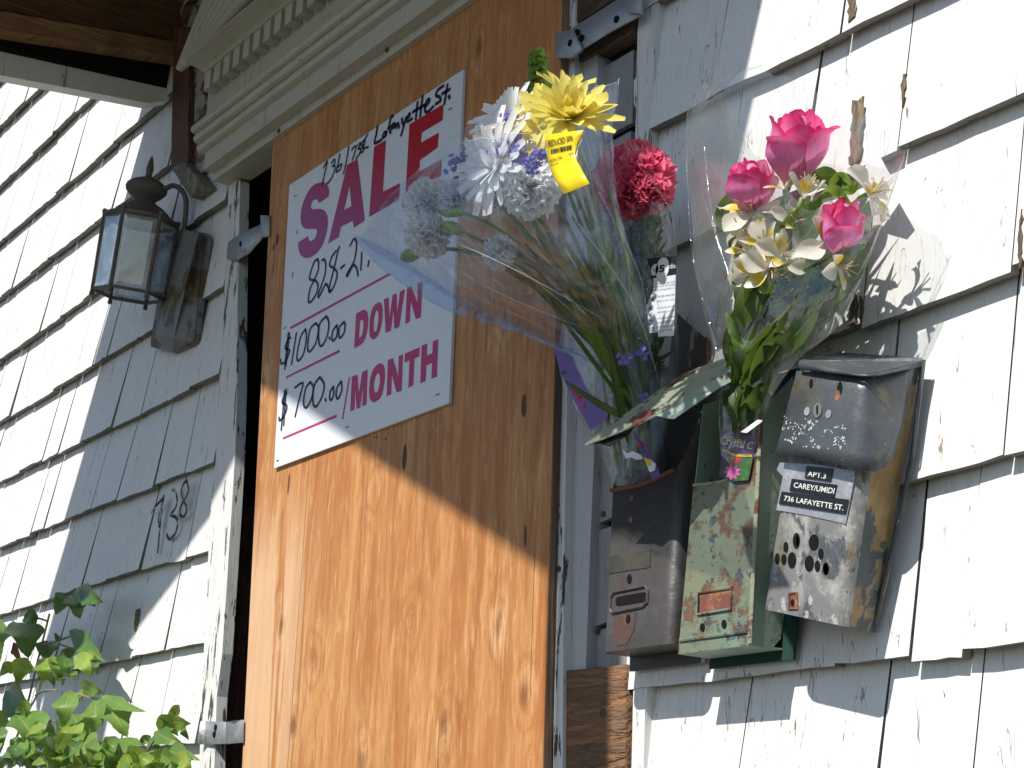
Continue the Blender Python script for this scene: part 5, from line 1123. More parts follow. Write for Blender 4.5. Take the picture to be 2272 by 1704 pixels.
ribs = [[(1598, 1058, .070), (1594, 925, .09), (1585, 780, .115), (1541, 592, .15), (1524, 262, .17)], [(1612, 1066, .082), (1606, 932, .115), (1605, 780, .17), (1590, 590, .24), (1577, 194, .24)],
        [(1645, 1068, .084), (1640, 938, .135), (1672, 780, .22), (1720, 590, .33), (1760, 440, .345)], [(1672, 1060, .080), (1680, 932, .12), (1745, 800, .18), (1850, 660, .27), (1930, 440, .27)],
        [(1686, 1042, .070), (1693, 930, .09), (1752, 818, .12), (1880, 685, .16), (2012, 330, .18)], [(1668, 1030, .055), (1672, 920, .065), (1715, 790, .085), (1800, 620, .11), (1900, 262, .13)], [(1620, 1035, .055), (1620, 920, .06), (1625, 790, .075), (1635, 600, .10), (1690, 146, .13)]]
sleeve(RB, ribs, MAT['film_clear'], amp=.005, seed=3, zig=.02, freq=16, edge=False)
for pl_ in ([(1600, 930, .09), (1590, 780, .115), (1541, 592, .15), (1526, 420, .16), (1524, 262, .17), (1545, 225, .2), (1577, 194, .24), (1630, 165, .2), (1690, 146, .13)], [(1693, 930, .09), (1752, 818, .12), (1880, 685, .16), (1960, 480, .17), (2012, 330, .18)], [(1560, 300, .2), (1580, 480, .22), (1625, 640, .22), (1650, 760, .18)]):
    sm_ = MB(); sm_.tube(catmull([W(*q) for q in pl_], 5), .0008, 5); sm_.build('film_edge', MAT['film_mid'], RB)
sm_ = MB(); sm_.tube(catmull([W(*c2(840, 800, .345)), W(*c2(720, 1200, .345)), W(*c6(1480, 180, .31)), W(*c6(1400, 500, .245)), W(*c6(1310, 760, .19)), W(*c6(1297, 920, .15))], 5), .0011, 5); sm_.build('film_seam', MAT['film_mid'], RB)
sm_ = MB(); sm_.tube(catmull([W(1558, 425, .25), W(1600, 560, .25), W(1640, 660, .24)], 5), .0009, 5); sm_.build('film_seam', MAT['film_mid'], RB)
DM = lambda d: d
# printed flower food sachet at the foot
DPk = .0885
pk = [c6(1163, 1128, DPk), c6(1215, 1160, DPk + .001), c6(1290, 1178, DPk + .001), c6(1388, 1190, DPk), c6(1372, 1340, DPk + .0), c6(1340, 1478, DPk), c6(1245, 1482, DPk), c6(1150, 1440, DPk - .001), c6(1166, 1300, DPk)]
MB().prism([W(*q) for q in pk], (0, .001, 0)).build('food_sachet', MAT['print_violet'], RB)
def flat_poly(parent, name, cfn, pts, d, mat): 
    return MB().prism([W(*cfn(x, y, d)) for x, y in pts], (0, .0004, 0)).build(name, MAT[mat], parent)
flat_poly(RB, 'printed_leaf', c6, [(1180, 1330), (1260, 1320), (1368, 1330), (1340, 1470), (1250, 1478), (1160, 1435)], DPk + .0015, 'print_green')
flat_poly(RB, 'printed_band', c6, [(1178, 1268), (1260, 1300), (1362, 1306), (1364, 1322), (1260, 1318), (1176, 1286)], DPk + .0017, 'tag_yellow')
flat_poly(RB, 'printed_rose', c6, [(1225, 1318), (1275, 1316), (1292, 1340), (1262, 1364), (1225, 1350)], DPk + .0019, 'print_red')
pf = [(1235 + (58 if k % 2 else 36) * math.cos(k * math.pi / 9), 1418 + (56 if k % 2 else 34) * math.sin(k * math.pi / 9)) for k in range(18)]
flat_poly(RB, 'printed_carnation', c6, pf, DPk + .0019, 'print_pink')
text_on('Crystal C', [W(*c6(x, y, DPk + .002)) for x, y in ((1166, 1180), (1376, 1228), (1372, 1292), (1164, 1256))], MAT['label_white'], RB, 'lettering', .0004, .01, .3)
text_on('Floralife', [W(*c6(x, y, DPk + .002)) for x, y in ((1205, 1188), (1308, 1212), (1306, 1232), (1203, 1208))], MAT['tag_yellow'], RB, 'lettering', .0004, .01, .1)
text_on('FLOWER FOOD', [W(*c6(x, y, DPk + .0022)) for x, y in ((1190, 1278), (1356, 1309), (1356, 1319), (1190, 1290))], MAT['print_black'], RB, 'lettering', .0003)
fo = [W(*c6(x, y, .115)) for x, y in ((1290, 1160), (1400, 1080), (1432, 1085), (1420, 1098), (1330, 1165))]; MB().prism(fo, (0, .001, 0)).build('film_fold', MAT['paper_white'], RB)

DM = lambda d: d if d < .09 else .09 + (d - .09) * .6
# ------------------------------------------------------------------ middle bouquet: pink carnations
MBq = thing('carnation_bouquet', 'narrow wrapped bouquet of deep pink carnations with guarantee label behind the blue wrap', 'bouquet', W(1400, 1050, .05), 'bouquets left in the mailboxes')
for x, y, d, N, R in ((1385, 385, .19, (-.2, .55, .8), .042), (1430, 395, .20, (.35, .35, .85), .043), (1400, 428, .22, (0, .1, 1), .038), (1366, 420, .18, (-.6, .2, .75), .034), (1446, 428, .2, (.6, -.1, .8), .030), (1412, 362, .17, (.1, .9, .4), .034)):
    carnation(MBq, 'carnation', W(x, y, d), cam_dir(*N), R, MAT['p_pink'], None, 80, .85)
def c5(x, y, d): return (1320 + x / 3.6063, 300 + y / 3.6063, d)
fm_ = MB(); r2 = random.Random(9)
for k in range(900):
    t = r2.random(); x0 = 1392 + t * 40 + r2.uniform(-62, 62) * (1 - .5 * t); y0 = 435 + t * 400 + r2.uniform(-20, 30); d = .16 - .06 * t + r2.uniform(-.035, .03); a = r2.uniform(-1.2, 1.2)
    ln = r2.uniform(22, 52); leaf_px(None, [(x0, y0, d), (x0 + ln * math.sin(a), y0 - ln * math.cos(a), d + r2.uniform(-.01, .02))], r2.uniform(6, 12), None, tilt=r2.uniform(-1, 1), mb=fm_, nv=3)
o = fm_.build('fern_leaves', MAT['g_dark'], MBq, True, None, True); tag(o, kind='stuff')
for a, b, c in (((1392, 1060, .06), (1400, 800, .08), (1385, 420, .16)), ((1402, 1060, .06), (1420, 800, .09), (1430, 420, .17)), ((1385, 1060, .065), (1360, 850, .09), (1368, 440, .16)), ((1375, 1050, .07), (1345, 900, .09), (1330, 780, .1)), ((1412, 1060, .06), (1440, 820, .09), (1440, 500, .16))): stem_px(MBq, [a, b, c], .0026, MAT['g_stem'])
ribs = [[(1352, 1068, .072), (1321, 985, .085), (1238, 800, .10), (1290, 560, .13), (1330, 345, .15)], [(1372, 1084, .082), (1352, 985, .10), (1320, 830, .13), (1360, 560, .18), (1370, 318, .21)], [(1425, 1072, .082), (1440, 960, .11), (1470, 800, .14), (1462, 560, .20), (1420, 335, .23)],
        [(1448, 1050, .072), (1482, 950, .085), (1503, 830, .10), (1500, 577, .14), (1470, 420, .17)], [(1430, 1045, .05), (1450, 950, .06), (1470, 820, .07), (1470, 570, .10), (1450, 400, .12)], [(1370, 1050, .05), (1350, 970, .06), (1300, 800, .07), (1340, 560, .09), (1370, 350, .11)]]
sleeve(MBq, ribs, MAT['film_mid'], amp=.005, seed=8, zig=.012, freq=28)
ed = MB(); ed.tube(catmull([W(*c5(365, 175, .235)), W(*c5(440, 330, .23)), W(*c5(560, 520, .215)), W(*c5(620, 640, .20)), W(*c5(650, 1000, .17)), W(*c5(630, 1600, .145))], 4), .0011, 5); ed.build('film_seam', MAT['film_mid'], MBq)
DG = .215
flat_poly(MBq, 'label_head', c5, [(415, 988), (650, 962), (647, 1115), (467, 1145), (440, 1060)], DG, 'print_black')
flat_poly(MBq, 'label_paper', c5, [(467, 1145), (647, 1116), (630, 1603), (508, 1612), (502, 1575), (440, 1582), (412, 1375), (440, 1300), (470, 1240)], DG, 'paper_white')
MB().disc(W(*c5(538, 1068, DG + .001)), OUT, .0125, 18, 0, .0004, ry=.0145).build('printed_disc', MAT['paper_white'], MBq)
MB().disc(W(*c5(479, 1076, DG + .001)), OUT, .0070, 16, 0, .0004, ry=.0075).build('printed_disc', MAT['paper_white'], MBq)
text_on('5', [W(*c5(x, y, DG + .0016)) for x, y in ((515, 1042), (562, 1034), (558, 1092), (512, 1098))], MAT['print_black'], MBq, 'lettering', .0002, .03)
text_on('for', [W(*c5(x, y, DG + .0016)) for x, y in ((465, 1066), (494, 1061), (494, 1084), (465, 1088))], MAT['print_black'], MBq, 'lettering', .0002)
text_on('da', [W(*c5(x, y, DG + .001)) for x, y in ((598, 1030), (647, 1024), (646, 1062), (598, 1068))], MAT['paper_white'], MBq, 'lettering', .0002)
for k, ch in enumerate('GUARAN'):
    y = 1555 - k * 58 if k < 4 else 1555 - k * 60; x = 455 - (0, 6, 12, 4, -8, -14)[k]
    text_on(ch, [W(*c5(x + a, y + b, DG + .0012)) for a, b in ((-16, 16), (-14, -16), (16, -20), (14, 12))], MAT['print_black'], MBq, 'lettering', .0002)
lines = ['anteed to stay fresh', 'minimum of five days', 'or bring them in', 'Cut the stems and', 'place in your vase', 'Avoid spots and heat', 'standing or full', 'reading sun', 'ventilation', 'It is important', 'to keep it in water']
yy = [1190, 1212, 1240, 1290, 1330, 1385, 1420, 1468, 1500, 1540, 1572]
for t_, y in zip(lines, yy):
    text_on(t_, [W(*c5(x, q, DG + .0012)) for x, q in ((498, y - 9), (636, y - 27), (636, y - 12), (498, y + 6))], MAT['print_black'], MBq, 'lettering', .0002)
DPn = .122
def c4f(x, y, d): return (1220 + x / 4.3647, 720 + y / 4.3647, d)
flat_poly(MBq, 'printed_panel', c4f, [(38, 215), (200, 270), (345, 600), (568, 880), (395, 1032), (300, 860), (160, 590), (80, 380)], DPn, 'print_purple')
ed = MB(); ed.tube([W(*c4f(x, y, DPn + .001)) for x, y in ((200, 270), (345, 600), (568, 880), (395, 1032))], .0010, 5); ed.build('film_seam', MAT['film_mid'], MBq)
for x, y in ((245, 660), (275, 720), (320, 780), (230, 620), (300, 690)): MB().disc(W(*c4f(x, y, DPn + .001)), OUT, .0045, 7, 0, .0003).build('printed_rose', MAT['print_red'], MBq)
text_on('for', [W(*c4f(x, y, DPn + .001)) for x, y in ((105, 455), (160, 425), (162, 465), (108, 500))], MAT['print_black'], MBq, 'lettering', .0002)

DM = lambda d: d if d < .12 else .12 + (d - .12) * .92
# ------------------------------------------------------------------ left bouquet: daisies and mums in blue film
LB = thing('daisy_bouquet', 'blue film bouquet of white and yellow daisies spreading in front of the SALE sign', 'bouquet', W(1420, 1055, .06), 'bouquets left in the mailboxes')
def c1f(x, y, d): return (980 + x / 4.6095, 100 + y / 4.6095, d)
def c3f(x, y, d): return (760 + x / 3.3188, 400 + y / 3.3188, d)
P1 = (.4, .8, 1., 1., .75)
daisy(LB, 'white_daisy', W(*c1f(585, 1215, .42)), cam_dir(-.80, .12, .58), .066, 24, MAT['p_white'], MAT['g_center'], 3, .17, .30, .2, .14, P1)
daisy(LB, 'white_daisy', W(*c1f(715, 760, .405)), cam_dir(-.55, .62, .55), .054, 20, MAT['p_white'], MAT['g_center'], 2, .2, .30, .15, .14, P1)
daisy(LB, 'white_daisy', W(*c1f(560, 1330, .415)), cam_dir(-.55, -.62, .50), .052, 16, MAT['p_white'], MAT['g_center'], 2, .19, .2, .35, .14, P1)
PY = (.35, .8, 1., .8, .25)
daisy(LB, 'yellow_daisy', W(*c1f(1300, 745, .40)), cam_dir(.10, .68, .72), .060, 13, MAT['p_yellow'], MAT['g_center'], 4, .25, .34, .06, .15, PY)
daisy(LB, 'yellow_daisy', W(*c1f(1040, 830, .395)), cam_dir(-.45, .10, .88), .050, 13, MAT['p_yellow'], MAT['g_center'], 2, .28, .25, .25, .15, PY)
daisy(LB, 'yellow_daisy', W(*c1f(1250, 480, .35)), cam_dir(.1, .92, .3), .040, 10, MAT['p_yellow'], MAT['g_center'], 1, .34, .6, .1, .15, PY)
daisy(LB, 'yellow_daisy', W(*c1f(860, 510, .27)), cam_dir(-.5, .75, .3), .036, 9, MAT['p_yellow'], MAT['g_center'], 1, .28, .4, .2, .15, PY)
carnation(LB, 'white_carnation', W(*c1f(910, 1470, .39)), cam_dir(.05, -.1, 1), .038, MAT['p_white'], MAT['g_pale'], 80, .75)
carnation(LB, 'white_carnation', W(*c3f(630, 165, .29)), cam_dir(-.75, .45, .5), .038, MAT['p_white'], None, 70, .9)
carnation(LB, 'white_carnation', W(*c3f(645, 400, .29)), cam_dir(-.7, -.2, .65), .037, MAT['p_white'], None, 70, .9)
carnation(LB, 'white_carnation', W(*c3f(840, 130, .28)), cam_dir(-.4, .5, .75), .028, MAT['p_blueish'], None, 70, .9)
carnation(LB, 'white_carnation', W(*c3f(1160, 530, .30)), cam_dir(-.3, .2, .9), .024, MAT['p_blueish'], None, 60, .9)
def statice(x, y, d, R, n=16):
    c = W(*c1f(x, y, d)); mb = MB(); R = R * .85
    for k in range(n):
        o = V((fr.gauss(0, .45), fr.gauss(0, .45), fr.gauss(0, .45))) * R; N = (o + SB * R * .6).normalized(); A_, B_, N = frame_of(N)
        for q in range(5):
            th = q * 1.2566 + k; D = A_ * math.cos(th) + B_ * math.sin(th)
            gridmesh('', petal_fn(c + o, D, N, 0, R * .42, R * .30, .5, .1, .2, (.3, 1., .6)), 1, 2, None, None, mb)
    mb.build('statice', MAT['p_purple'], LB, True, None, True)
for x, y, d, R in ((570, 1140, .34, .017), (690, 1020, .34, .018), (770, 1080, .34, .018), (815, 1170, .33, .016), (140, 1220, .25, .019), (200, 1170, .25, .013), (680, 1300, .33, .016), (640, 1400, .33, .015), (620, 1490, .32, .014), (690, 740, .345, .011), (985, 1140, .35, .014), (920, 1240, .34, .013), (520, 1580, .31, .014), (760, 960, .33, .013), (1010, 1110, .34, .012)): statice(x, y, d + (.085 if d > .3 else .0), R * .85)
for x, y, d, R in ((1392, 800, .22, .012), (1424, 777, .20, .010), (1430, 880, .18, .008)): 
    c = ((x - 980) * 4.6095, (y - 100) * 4.6095); statice(c[0], c[1], d, R, 10)
MAT['p_green'] = m_leaf('bells_leaf', (.26, .42, .07), (.42, .55, .14), trans=.45)
for k in range(40):
    t = k / 39; x = 985 + 70 * math.sin(k * 2.4) * (.5 + .8 * t); y = 90 + 430 * t + fr.uniform(-15, 15); a = k * 2.4; ln = fr.uniform(70, 125) * (.6 + .6 * t)
    leaf_px(LB, [c1f(x, y + 20, .31), c1f(x + ln * .5 * math.cos(a), y - 10 + .3 * ln * math.sin(a), .33), c1f(x + ln * math.cos(a), y + .5 * ln * math.sin(a) + 10, .32)], fr.uniform(16, 28), MAT['p_green'], 'leaf', fr.uniform(-1, 1), .5)
stem_px(LB, [c1f(1010, 540, .29), c1f(990, 300, .295), c1f(975, 100, .295)], .004, MAT['g_pale'])
# carnation calyxes and the closed bud on its stalk
for a, b, r in ((c3f(745, 215, .285), c3f(880, 240, .285), 14), (c3f(760, 345, .285), c3f(890, 375, .285), 13)):
    A_, B_ = W(*a), W(*b); MB().lathe(A_, B_ - A_, [(0, .009), (.012, .0105), (.03, .008), ((B_ - A_).length, .004)], 10).build('calyx', MAT['g_pale'], LB, True)
A_, B_ = W(*c3f(428, 575, .25)), W(*c3f(570, 530, .255)); L__ = (B_ - A_).length
MB().lathe(A_, B_ - A_, [(0, .001), (L__ * .25, .0085), (L__ * .5, .0105), (L__ * .8, .008), (L__, .0025)], 10).build('flower_bud', MAT['g_pale'], LB, True)
ST = [[c3f(565, 530, .255), c3f(780, 505, .27), c3f(1120, 580, .27), c3f(1500, 760, .22), (1420, 850, .14), (1415, 1040, .07)], [c3f(890, 375, .285), c3f(1200, 560, .28), c3f(1500, 800, .22), (1400, 860, .14), (1408, 1040, .07)], [c3f(880, 240, .285), c3f(1100, 330, .28), c3f(1400, 560, .24), (1390, 780, .16), (1410, 1040, .07)],
      [(1170, 450, .34), (1250, 560, .29), (1360, 760, .18), (1412, 1040, .07)], [(1110, 380, .30), (1200, 520, .27), (1350, 760, .17), (1405, 1040, .07)], [(1140, 280, .29), (1260, 500, .26), (1370, 760, .16), (1420, 1040, .07)], [(1262, 270, .35), (1310, 480, .27), (1400, 760, .17), (1430, 1040, .07)],
      [(1210, 290, .34), (1290, 500, .27), (1390, 760, .17), (1425, 1040, .07)], [(1250, 220, .29), (1330, 480, .23), (1410, 760, .15), (1440, 1030, .07)], [(1190, 220, .28), (1290, 460, .23), (1400, 760, .15), (1435, 1030, .07)], [(1030, 380, .26), (1190, 540, .24), (1370, 790, .16), (1400, 1040, .07)], [(1350, 420, .22), (1400, 600, .19), (1430, 800, .14), (1440, 1030, .07)]]
for s in ST: stem_px(LB, s, fr.uniform(.0018, .0032), MAT['g_stem'])
r3 = random.Random(21)
for k in range(64):
    s = [V(q) for q in ST[k % len(ST)]]; C_ = catmull([(q.x, q.y, q.z) for q in s], 8); n_ = len(C_); i1 = int(n_ * r3.uniform(.30, .62)); i0 = min(n_ - 1, i1 + int(n_ * r3.uniform(.18, .36)))
    a_, b_ = C_[i0], C_[i1]; o1 = V((r3.uniform(-26, 26), r3.uniform(-14, 14), r3.uniform(-.015, .035))); mid = (a_ + b_) * .5 + o1 * .6
    leaf_px(LB, [tuple(a_), tuple(mid), tuple(b_ + o1 * 1.7)], r3.uniform(9, 24), MAT[r3.choice(['g_leaf', 'g_leaf', 'g_dark', 'g_bright'])], 'leaf', r3.uniform(-.9, .9), nv=5)
for k in range(3):
    t = r3.uniform(.1, .95); x0 = 1425 + r3.uniform(-20, 15); y0 = 1010 - r3.uniform(0, 320); ang = r3.uniform(-1.05, -.1); ln = r3.uniform(90, 330) * (.5 + t)
    x0 -= (1010 - y0) * .16; d0 = .08 + (1010 - y0) * .00028; x1 = x0 + ln * math.sin(ang); y1 = y0 - ln * math.cos(ang)
    if x1 > 1445 or y1 < 380 or (x1 < 1200 and y1 > 560): continue
    leaf_px(LB, [(x0, y0, d0), ((x0 + x1) / 2 + r3.uniform(-14, 14), (y0 + y1) / 2, d0 + ln * .0002), (x1, y1, d0 + ln * .00045)], r3.uniform(9, 26), MAT[r3.choice(['g_leaf', 'g_leaf', 'g_dark', 'g_bright'])], 'leaf', r3.uniform(-.9, .9), nv=6)
ribs = [[(1350, 1070, .072), (1388, 905, .10), (1338, 808, .15), (1055, 694, .22), (798, 532, .25)], [(1378, 1080, .083), (1398, 905, .13), (1335, 720, .22), (1100, 575, .39), (850, 470, .36)], [(1420, 1078, .084), (1418, 890, .15), (1370, 680, .26), (1190, 480, .45), (1015, 325, .46)], [(1458, 1064, .082), (1445, 860, .14), (1395, 640, .25), (1290, 420, .43), (1180, 290, .45)],
        [(1478, 1045, .072), (1462, 830, .11), (1425, 640, .19), (1362, 420, .28), (1330, 192, .33)], [(1462, 1045, .05), (1448, 850, .075), (1395, 640, .13), (1345, 430, .21), (1356, 188, .27)], [(1400, 1052, .045), (1412, 870, .06), (1330, 690, .10), (1180, 480, .17), (1100, 235, .22)], [(1365, 1060, .05), (1396, 895, .07), (1330, 785, .11), (1075, 640, .17), (880, 420, .20)]]
sleeve(LB, ribs, MAT['film_blue'], amp=.010, seed=1, zig=.02, nu=9, nv=12, freq=15)
# pale tubes added as stand-ins for highlights on the blue film
r7 = random.Random(17)
for k in range(6):
    a_, b_ = ribs[k % 5], ribs[(k % 5 + 1) % 8]; w_k = r7.random(); q0 = r7.randint(1, 2); q1 = q0 + 2
    pts = [tuple(V(a_[q]) * (1 - w_k) + V(b_[q]) * w_k + V((r7.uniform(-24, 24), r7.uniform(-24, 24), .004))) for q in range(q0, q1 + 1)]
    cr_ = MB(); P_ = catmull([W(*q) for q in pts], 6); cr_.tube(P_, [.0005 * math.sin(math.pi * (i + .3) / len(P_)) + .00015 for i in range(len(P_))], 4); cr_.build('film_highlight', MAT['film_edge'], LB)
# folded-over lower edge of the blue film
tb = NT('blue_film_fold'); MAT['film_fold'] = tb.done(tb.mixsh(tb.math('MULTIPLY', tb.ramp(tb.noise(tb.obj(), 24, 5, .65, 1.), .38, .7), .42), tb.n('ShaderNodeBsdfTransparent', Color=(.86, .91, .98)), tb.pbr((.55, .66, .88), .2, .6)))
up_ = [(786, 519, .27), (870, 560, .27), (1000, 648, .25), (1150, 722, .22), (1250, 768, .19), (1345, 812, .155)]; lo_2 = [(788, 533, .275), (850, 600, .275), (985, 686, .26), (1140, 738, .23), (1246, 780, .20), (1345, 822, .16)]
sweep([[W(*a), W((a[0] + b_[0]) / 2, (a[1] + b_[1]) / 2, (a[2] + b_[2]) / 2 + .004), W(*b_)] for a, b_ in zip([tuple(v) for v in catmull(up_, 4)], [tuple(v) for v in catmull(lo_2, 4)])], 'film_fold', 'film_fold', LB, .0003)
# price sticker hanging over the film
DT = .47
le = [(1065, 920), (1070, 1010), (1078, 1100), (1088, 1180), (1110, 1280), (1170, 1400), (1250, 1525)]; ri = [(1450, 868), (1425, 930), (1385, 1010), (1362, 1100), (1380, 1180), (1440, 1290), (1516, 1418)]
cols = [[W(*c1f(a[0] * (1 - u) + b[0] * u, a[1] * (1 - u) + b[1] * u, DT + dd)) for u in (0, .25, .5, .75, 1)] for a, b, dd in zip(le, ri, (0, 0, 0, 0, .001, .004, .010))]
sweep(cols, 'price_sticker', 'tag_yellow', LB, .0006)
MB().prism([W(*c1f(x, y, DT - .002)) for x, y in ((1372, 1100), (1385, 1010), (1405, 958), (1432, 952), (1430, 975), (1390, 1050), (1380, 1170))], (0, .0006, 0)).build('sticker_back', MAT['paper_white'], LB)
def tq(c): return [W(*c1f(x, y, DT + .0012)) for x, y in c]
text_on('REDUCED 50%', tq(((1088, 975), (1340, 918), (1342, 975), (1090, 1048))), MAT['print_black'], LB, 'lettering', .0003, .01)
text_on('NOW 3.94', tq(((1105, 1172), (1226, 1130), (1228, 1166), (1108, 1208))), MAT['print_black'], LB, 'lettering', .0003)
text_on('08/15/2004', tq(((1118, 1220), (1192, 1196), (1192, 1216), (1119, 1240))), MAT['print_black'], LB, 'lettering', .0003)
text_on('94', tq(((1300, 1112), (1352, 1092), (1352, 1112), (1300, 1130))), MAT['print_black'], LB, 'lettering', .0003)
bc = MB(); x = 1115
while x < 1330:
    w = fr.choice([3, 4, 6, 9]); y0 = 1062 - (x - 1115) * .21; h = 52
    q = tq(((x, y0), (x + w, y0 - w * .21), (x + w + 3, y0 + h - w * .21), (x + 3, y0 + h))); bc.add(q, [(0, 1, 2, 3)]); x += w + fr.choice([4, 5, 8])
tag(bc.build('barcode', MAT['print_black'], LB), kind='stuff')
# printed strip and sachet at the foot of the blue wrap
flat_poly(LB, 'printed_strip', c4f, [(795, 1008), (835, 1062), (965, 1235), (1052, 1400), (1066, 1480), (985, 1492), (950, 1400), (900, 1270), (842, 1150)], .128, 'print_violet')
flat_poly(LB, 'printed_flower', c4f, [(910, 1285), (985, 1312), (1024, 1352), (1016, 1415), (965, 1430)], .1295, 'paper_white')
flat_poly(LB, 'printed_flower', c4f, [(905, 1282), (950, 1300), (985, 1330), (960, 1372), (930, 1340)], .1305, 'tag_yellow')
flat_poly(LB, 'printed_flower', c4f, [(835, 1125), (870, 1140), (890, 1180), (862, 1185)], .1295, 'print_red')
flat_poly(LB, 'food_sachet', c4f, [(700, 1205), (750, 1250), (800, 1225), (880, 1260), (900, 1302), (840, 1310), (780, 1285), (735, 1300)], .110, 'paper_white')

DM = lambda d: d
# ------------------------------------------------------------------ sapling at the lower left
SPL = thing('sapling', 'young green sapling with drooping toothed leaves in front of the left shingles', 'sapling', V((W(0, 1690, .22).x - .1, -.25, 0)))
MAT['s_mid'] = m_leaf('sapling_leaf', (.12, .24, .045), (.20, .34, .075), (.36, .42, .14), trans=.32)
MAT['s_bright'] = m_leaf('bright_sapling_leaf', (.26, .40, .05), (.38, .50, .10), (.46, .52, .18), trans=.42)
MAT['s_dark'] = m_leaf('dark_sapling_leaf', (.065, .15, .033), (.12, .23, .055), (.10, .16, .05), trans=.2)  # three leaf tones, dark to bright, picked leaf by leaf
MAT['s_stem'] = m_plain('grey_green_twig', (.22, .23, .15), .6, var=.3, sc_=60)
MAT['s_red'] = m_plain('red_leaf_stalk', (.36, .20, .10), .5)
def g_(x, y, d): return (x / 3.913, 1280 + y / 3.913, d)
rg_ = random.Random(4)
for st in ([g_(-60, 1900, .24), g_(40, 1610, .23), g_(130, 1420, .22), g_(250, 1160, .2), g_(330, 1010, .19), g_(370, 870, .18)], [g_(30, 1640, .23), g_(150, 1380, .18), g_(240, 1100, .14), g_(310, 800, .12), g_(370, 560, .11), g_(430, 320, .10)], [g_(310, 1030, .19), g_(380, 990, .19), g_(500, 985, .2)],
           [g_(370, 590, .11), g_(480, 560, .1), g_(600, 520, .09)], [g_(440, 560, .1), g_(560, 600, .1), g_(690, 640, .09)], [g_(1080, 1800, .24), g_(1240, 1580, .24), g_(1340, 1410, .24)], [g_(1100, 1720, .25), g_(1230, 1560, .25), g_(1380, 1510, .25)], [g_(240, 370, .11), g_(330, 360, .11), g_(400, 380, .11)]):
    stem_px(SPL, st, .0024, MAT['s_stem'], 'twig')
for st in ([g_(490, 1250, .22), g_(410, 1252, .22), g_(330, 1276, .22)], [g_(660, 1010, .22), g_(760, 1040, .22), g_(860, 1070, .22)], [g_(640, 1400, .25), g_(720, 1390, .25), g_(800, 1400, .25)]): stem_px(SPL, st, .0015, MAT['s_red'], 'leaf_stalk')
b0 = W(*g_(-60, 1900, .24)); mb = MB(); mb.tube(catmull([V((b0.x - .12, -.26, .0)), V((b0.x - .1, -.25, .8)), V((b0.x - .03, -.245, b0.z - .2)), b0], 5), [.009] * 16, 8); mb.build('trunk', MAT['s_stem'], SPL)
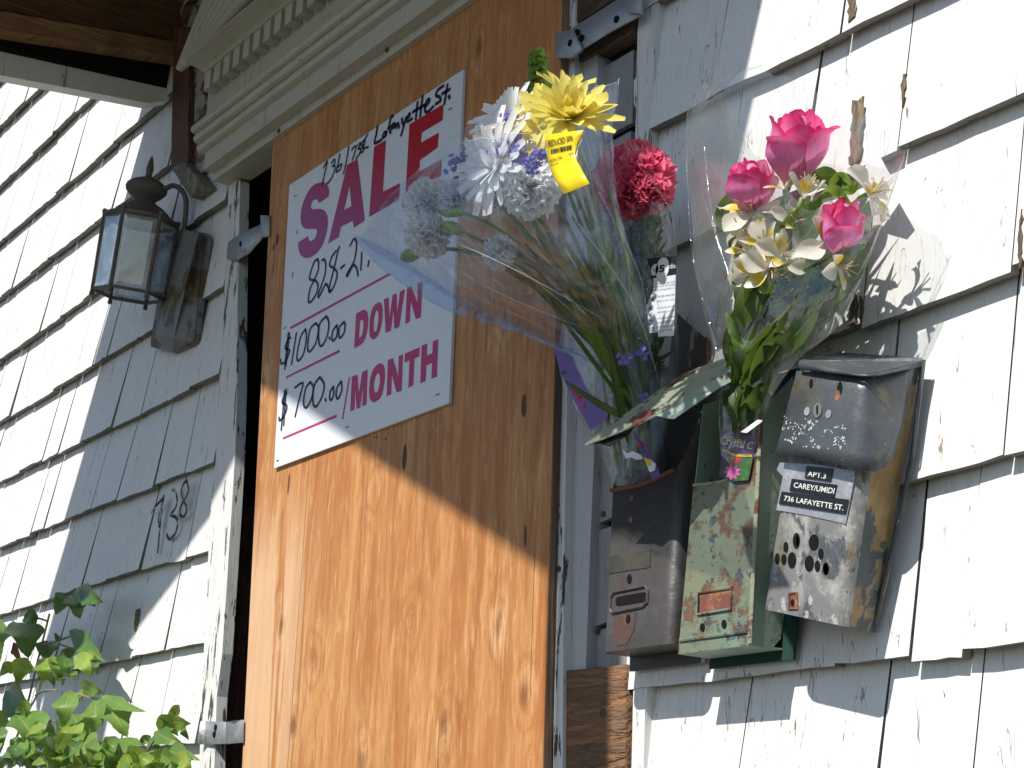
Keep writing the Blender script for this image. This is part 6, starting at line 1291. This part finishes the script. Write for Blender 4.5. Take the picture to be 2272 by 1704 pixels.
LV = [(560, 150, 480, 325, 120, 'd', .10), (600, 180, 690, 362, 150, 'd', .10), (700, 100, 905, 225, 120, 'd', .10), (640, 130, 832, 262, 110, 'd', .09), (130, 390, 245, 705, 220, 'd', .12), (330, 365, 190, 385, 90, 'd', .11), (-20, 340, 0, 740, 150, 'd', .12), (610, 460, 930, 745, 110, 'd', .08), (500, 500, 505, 565, 50, 'd', .09), (420, 560, 395, 730, 130, 'd', .09), (660, 640, 490, 700, 70, 'd', .08), (700, 690, 800, 850, 110, 'd', .08), (820, 720, 850, 850, 70, 'd', .08),
      (250, 715, 150, 935, 120, 'b', .17), (130, 760, -10, 865, 75, 'b', .17), (170, 770, 130, 915, 80, 'b', .17), (355, 715, 365, 920, 125, 'b', .18), (520, 700, 500, 910, 110, 'm', .17), (575, 690, 600, 870, 110, 'm', .18), (650, 685, 785, 872, 110, 'b', .19), (705, 690, 855, 718, 66, 'b', .17), (440, 820, 470, 965, 60, 'd', .16), (500, 840, 545, 945, 60, 'd', .16), (620, 820, 660, 900, 50, 'm', .17), (480, 690, 430, 800, 70, 'b', .18),
      (60, 990, 300, 1240, 210, 'd', .15), (620, 985, 545, 1330, 150, 'm', .23), (830, 1070, 790, 1378, 150, 'm', .24), (700, 965, 900, 1010, 110, 'm', .21), (880, 1030, 1270, 1172, 80, 'm', .22), (930, 1110, 1105, 1392, 190, 'm', .22), (900, 1100, 880, 1290, 110, 'm', .2), (150, 1200, 290, 1530, 230, 'm', .24), (270, 1140, 130, 1170, 100, 'm', .23), (450, 1262, 350, 1510, 140, 'm', .21), (570, 1235, 520, 1445, 150, 'd', .18), (620, 1190, 770, 1390, 170, 'm', .19), (610, 1380, 370, 1560, 110, 'm', .26), (640, 1410, 500, 1660, 100, 'm', .26), (730, 1400, 760, 1660, 190, 'm', .26), (1000, 1400, 1040, 1680, 230, 'm', .25), (830, 1440, 960, 1610, 100, 'm', .25), (660, 1040, 720, 1080, 90, 'm', .2),
      (1560, 1120, 1440, 1240, 66, 'm', .23), (1370, 1330, 1660, 1270, 150, 'm', .23), (1500, 1215, 1400, 1340, 110, 'm', .23), (1350, 1340, 1580, 1440, 110, 'm', .24), (1250, 1500, 1080, 1650, 110, 'm', .25), (1390, 1500, 1740, 1595, 100, 'm', .25), (1390, 1530, 1620, 1680, 130, 'm', .26), (1310, 1385, 1185, 1470, 56, 'd', .18), (1310, 1400, 1370, 1510, 90, 'd', .2), (310, 1500, 240, 1690, 190, 'd', .2), (215, 1480, 170, 1660, 100, 'm', .22), (410, 1530, 440, 1680, 150, 'm', .27), (880, 1560, 880, 1720, 140, 'm', .27), (1180, 1590, 1200, 1720, 130, 'm', .27), (1500, 1580, 1660, 1720, 120, 'b', .27), (600, 1560, 620, 1720, 130, 'm', .27), (1030, 1600, 1110, 1740, 100, 'b', .28), (1330, 1620, 1400, 1750, 140, 'm', .28), (1580, 1300, 1640, 1420, 50, 'd', .19), (40, 1180, -30, 1420, 130, 'm', .22), (20, 1560, -40, 1700, 100, 'm', .2), (330, 1560, 360, 1660, 120, 'd', .19), (560, 1500, 590, 1640, 150, 'd', .2)]
MM = {'d': 's_dark', 'm': 's_mid', 'b': 's_bright'}
for x0, y0, x1, y1, w, m, d in LV:
    k = rg_.uniform(-.12, .12); mx, my = (x0 + x1) / 2 - (y1 - y0) * k, (y0 + y1) / 2 + (x1 - x0) * k - 12
    leaf_px(SPL, [g_(x0, y0, d), g_(mx, my, d + .022), g_(x1, y1, d + .008)], w / 3.913 * 1.4, MAT[MM[m]], 'leaf', rg_.uniform(-.55, .55), rg_.uniform(.12, .4), 1 if w > 70 else .5, (.06, .55, .88, 1., .80, .50, .20, .0), nv=9)
for k in range(60):
    x0 = rg_.uniform(-40, 1700); y0 = rg_.uniform(1380, 1640) + (120 if x0 > 1000 else 0) - (140 if x0 < 700 else 0); a = rg_.uniform(-.9, .9); ln = rg_.uniform(150, 290); d = rg_.uniform(.19, .30)
    leaf_px(SPL, [g_(x0, y0, d), g_(x0 + ln * .5 * math.sin(a), y0 + ln * .45 * math.cos(a), d + .03), g_(x0 + ln * math.sin(a), y0 + ln * math.cos(a), d)], rg_.uniform(90, 180) / 3.913 * 1.1, MAT[rg_.choice(['s_mid', 's_mid', 's_bright', 's_dark'])], 'leaf', rg_.uniform(-.7, .7), rg_.uniform(.12, .4), 1, (.06, .55, .88, 1., .80, .50, .20, .0), nv=9)
leaf_px(SPL, [g_(120, 570, .12), g_(150, 650, .12), g_(190, 730, .12)], 20, MAT['rust'], 'dead_leaf', .6, .6, 1, label='brown shrivelled leaf')
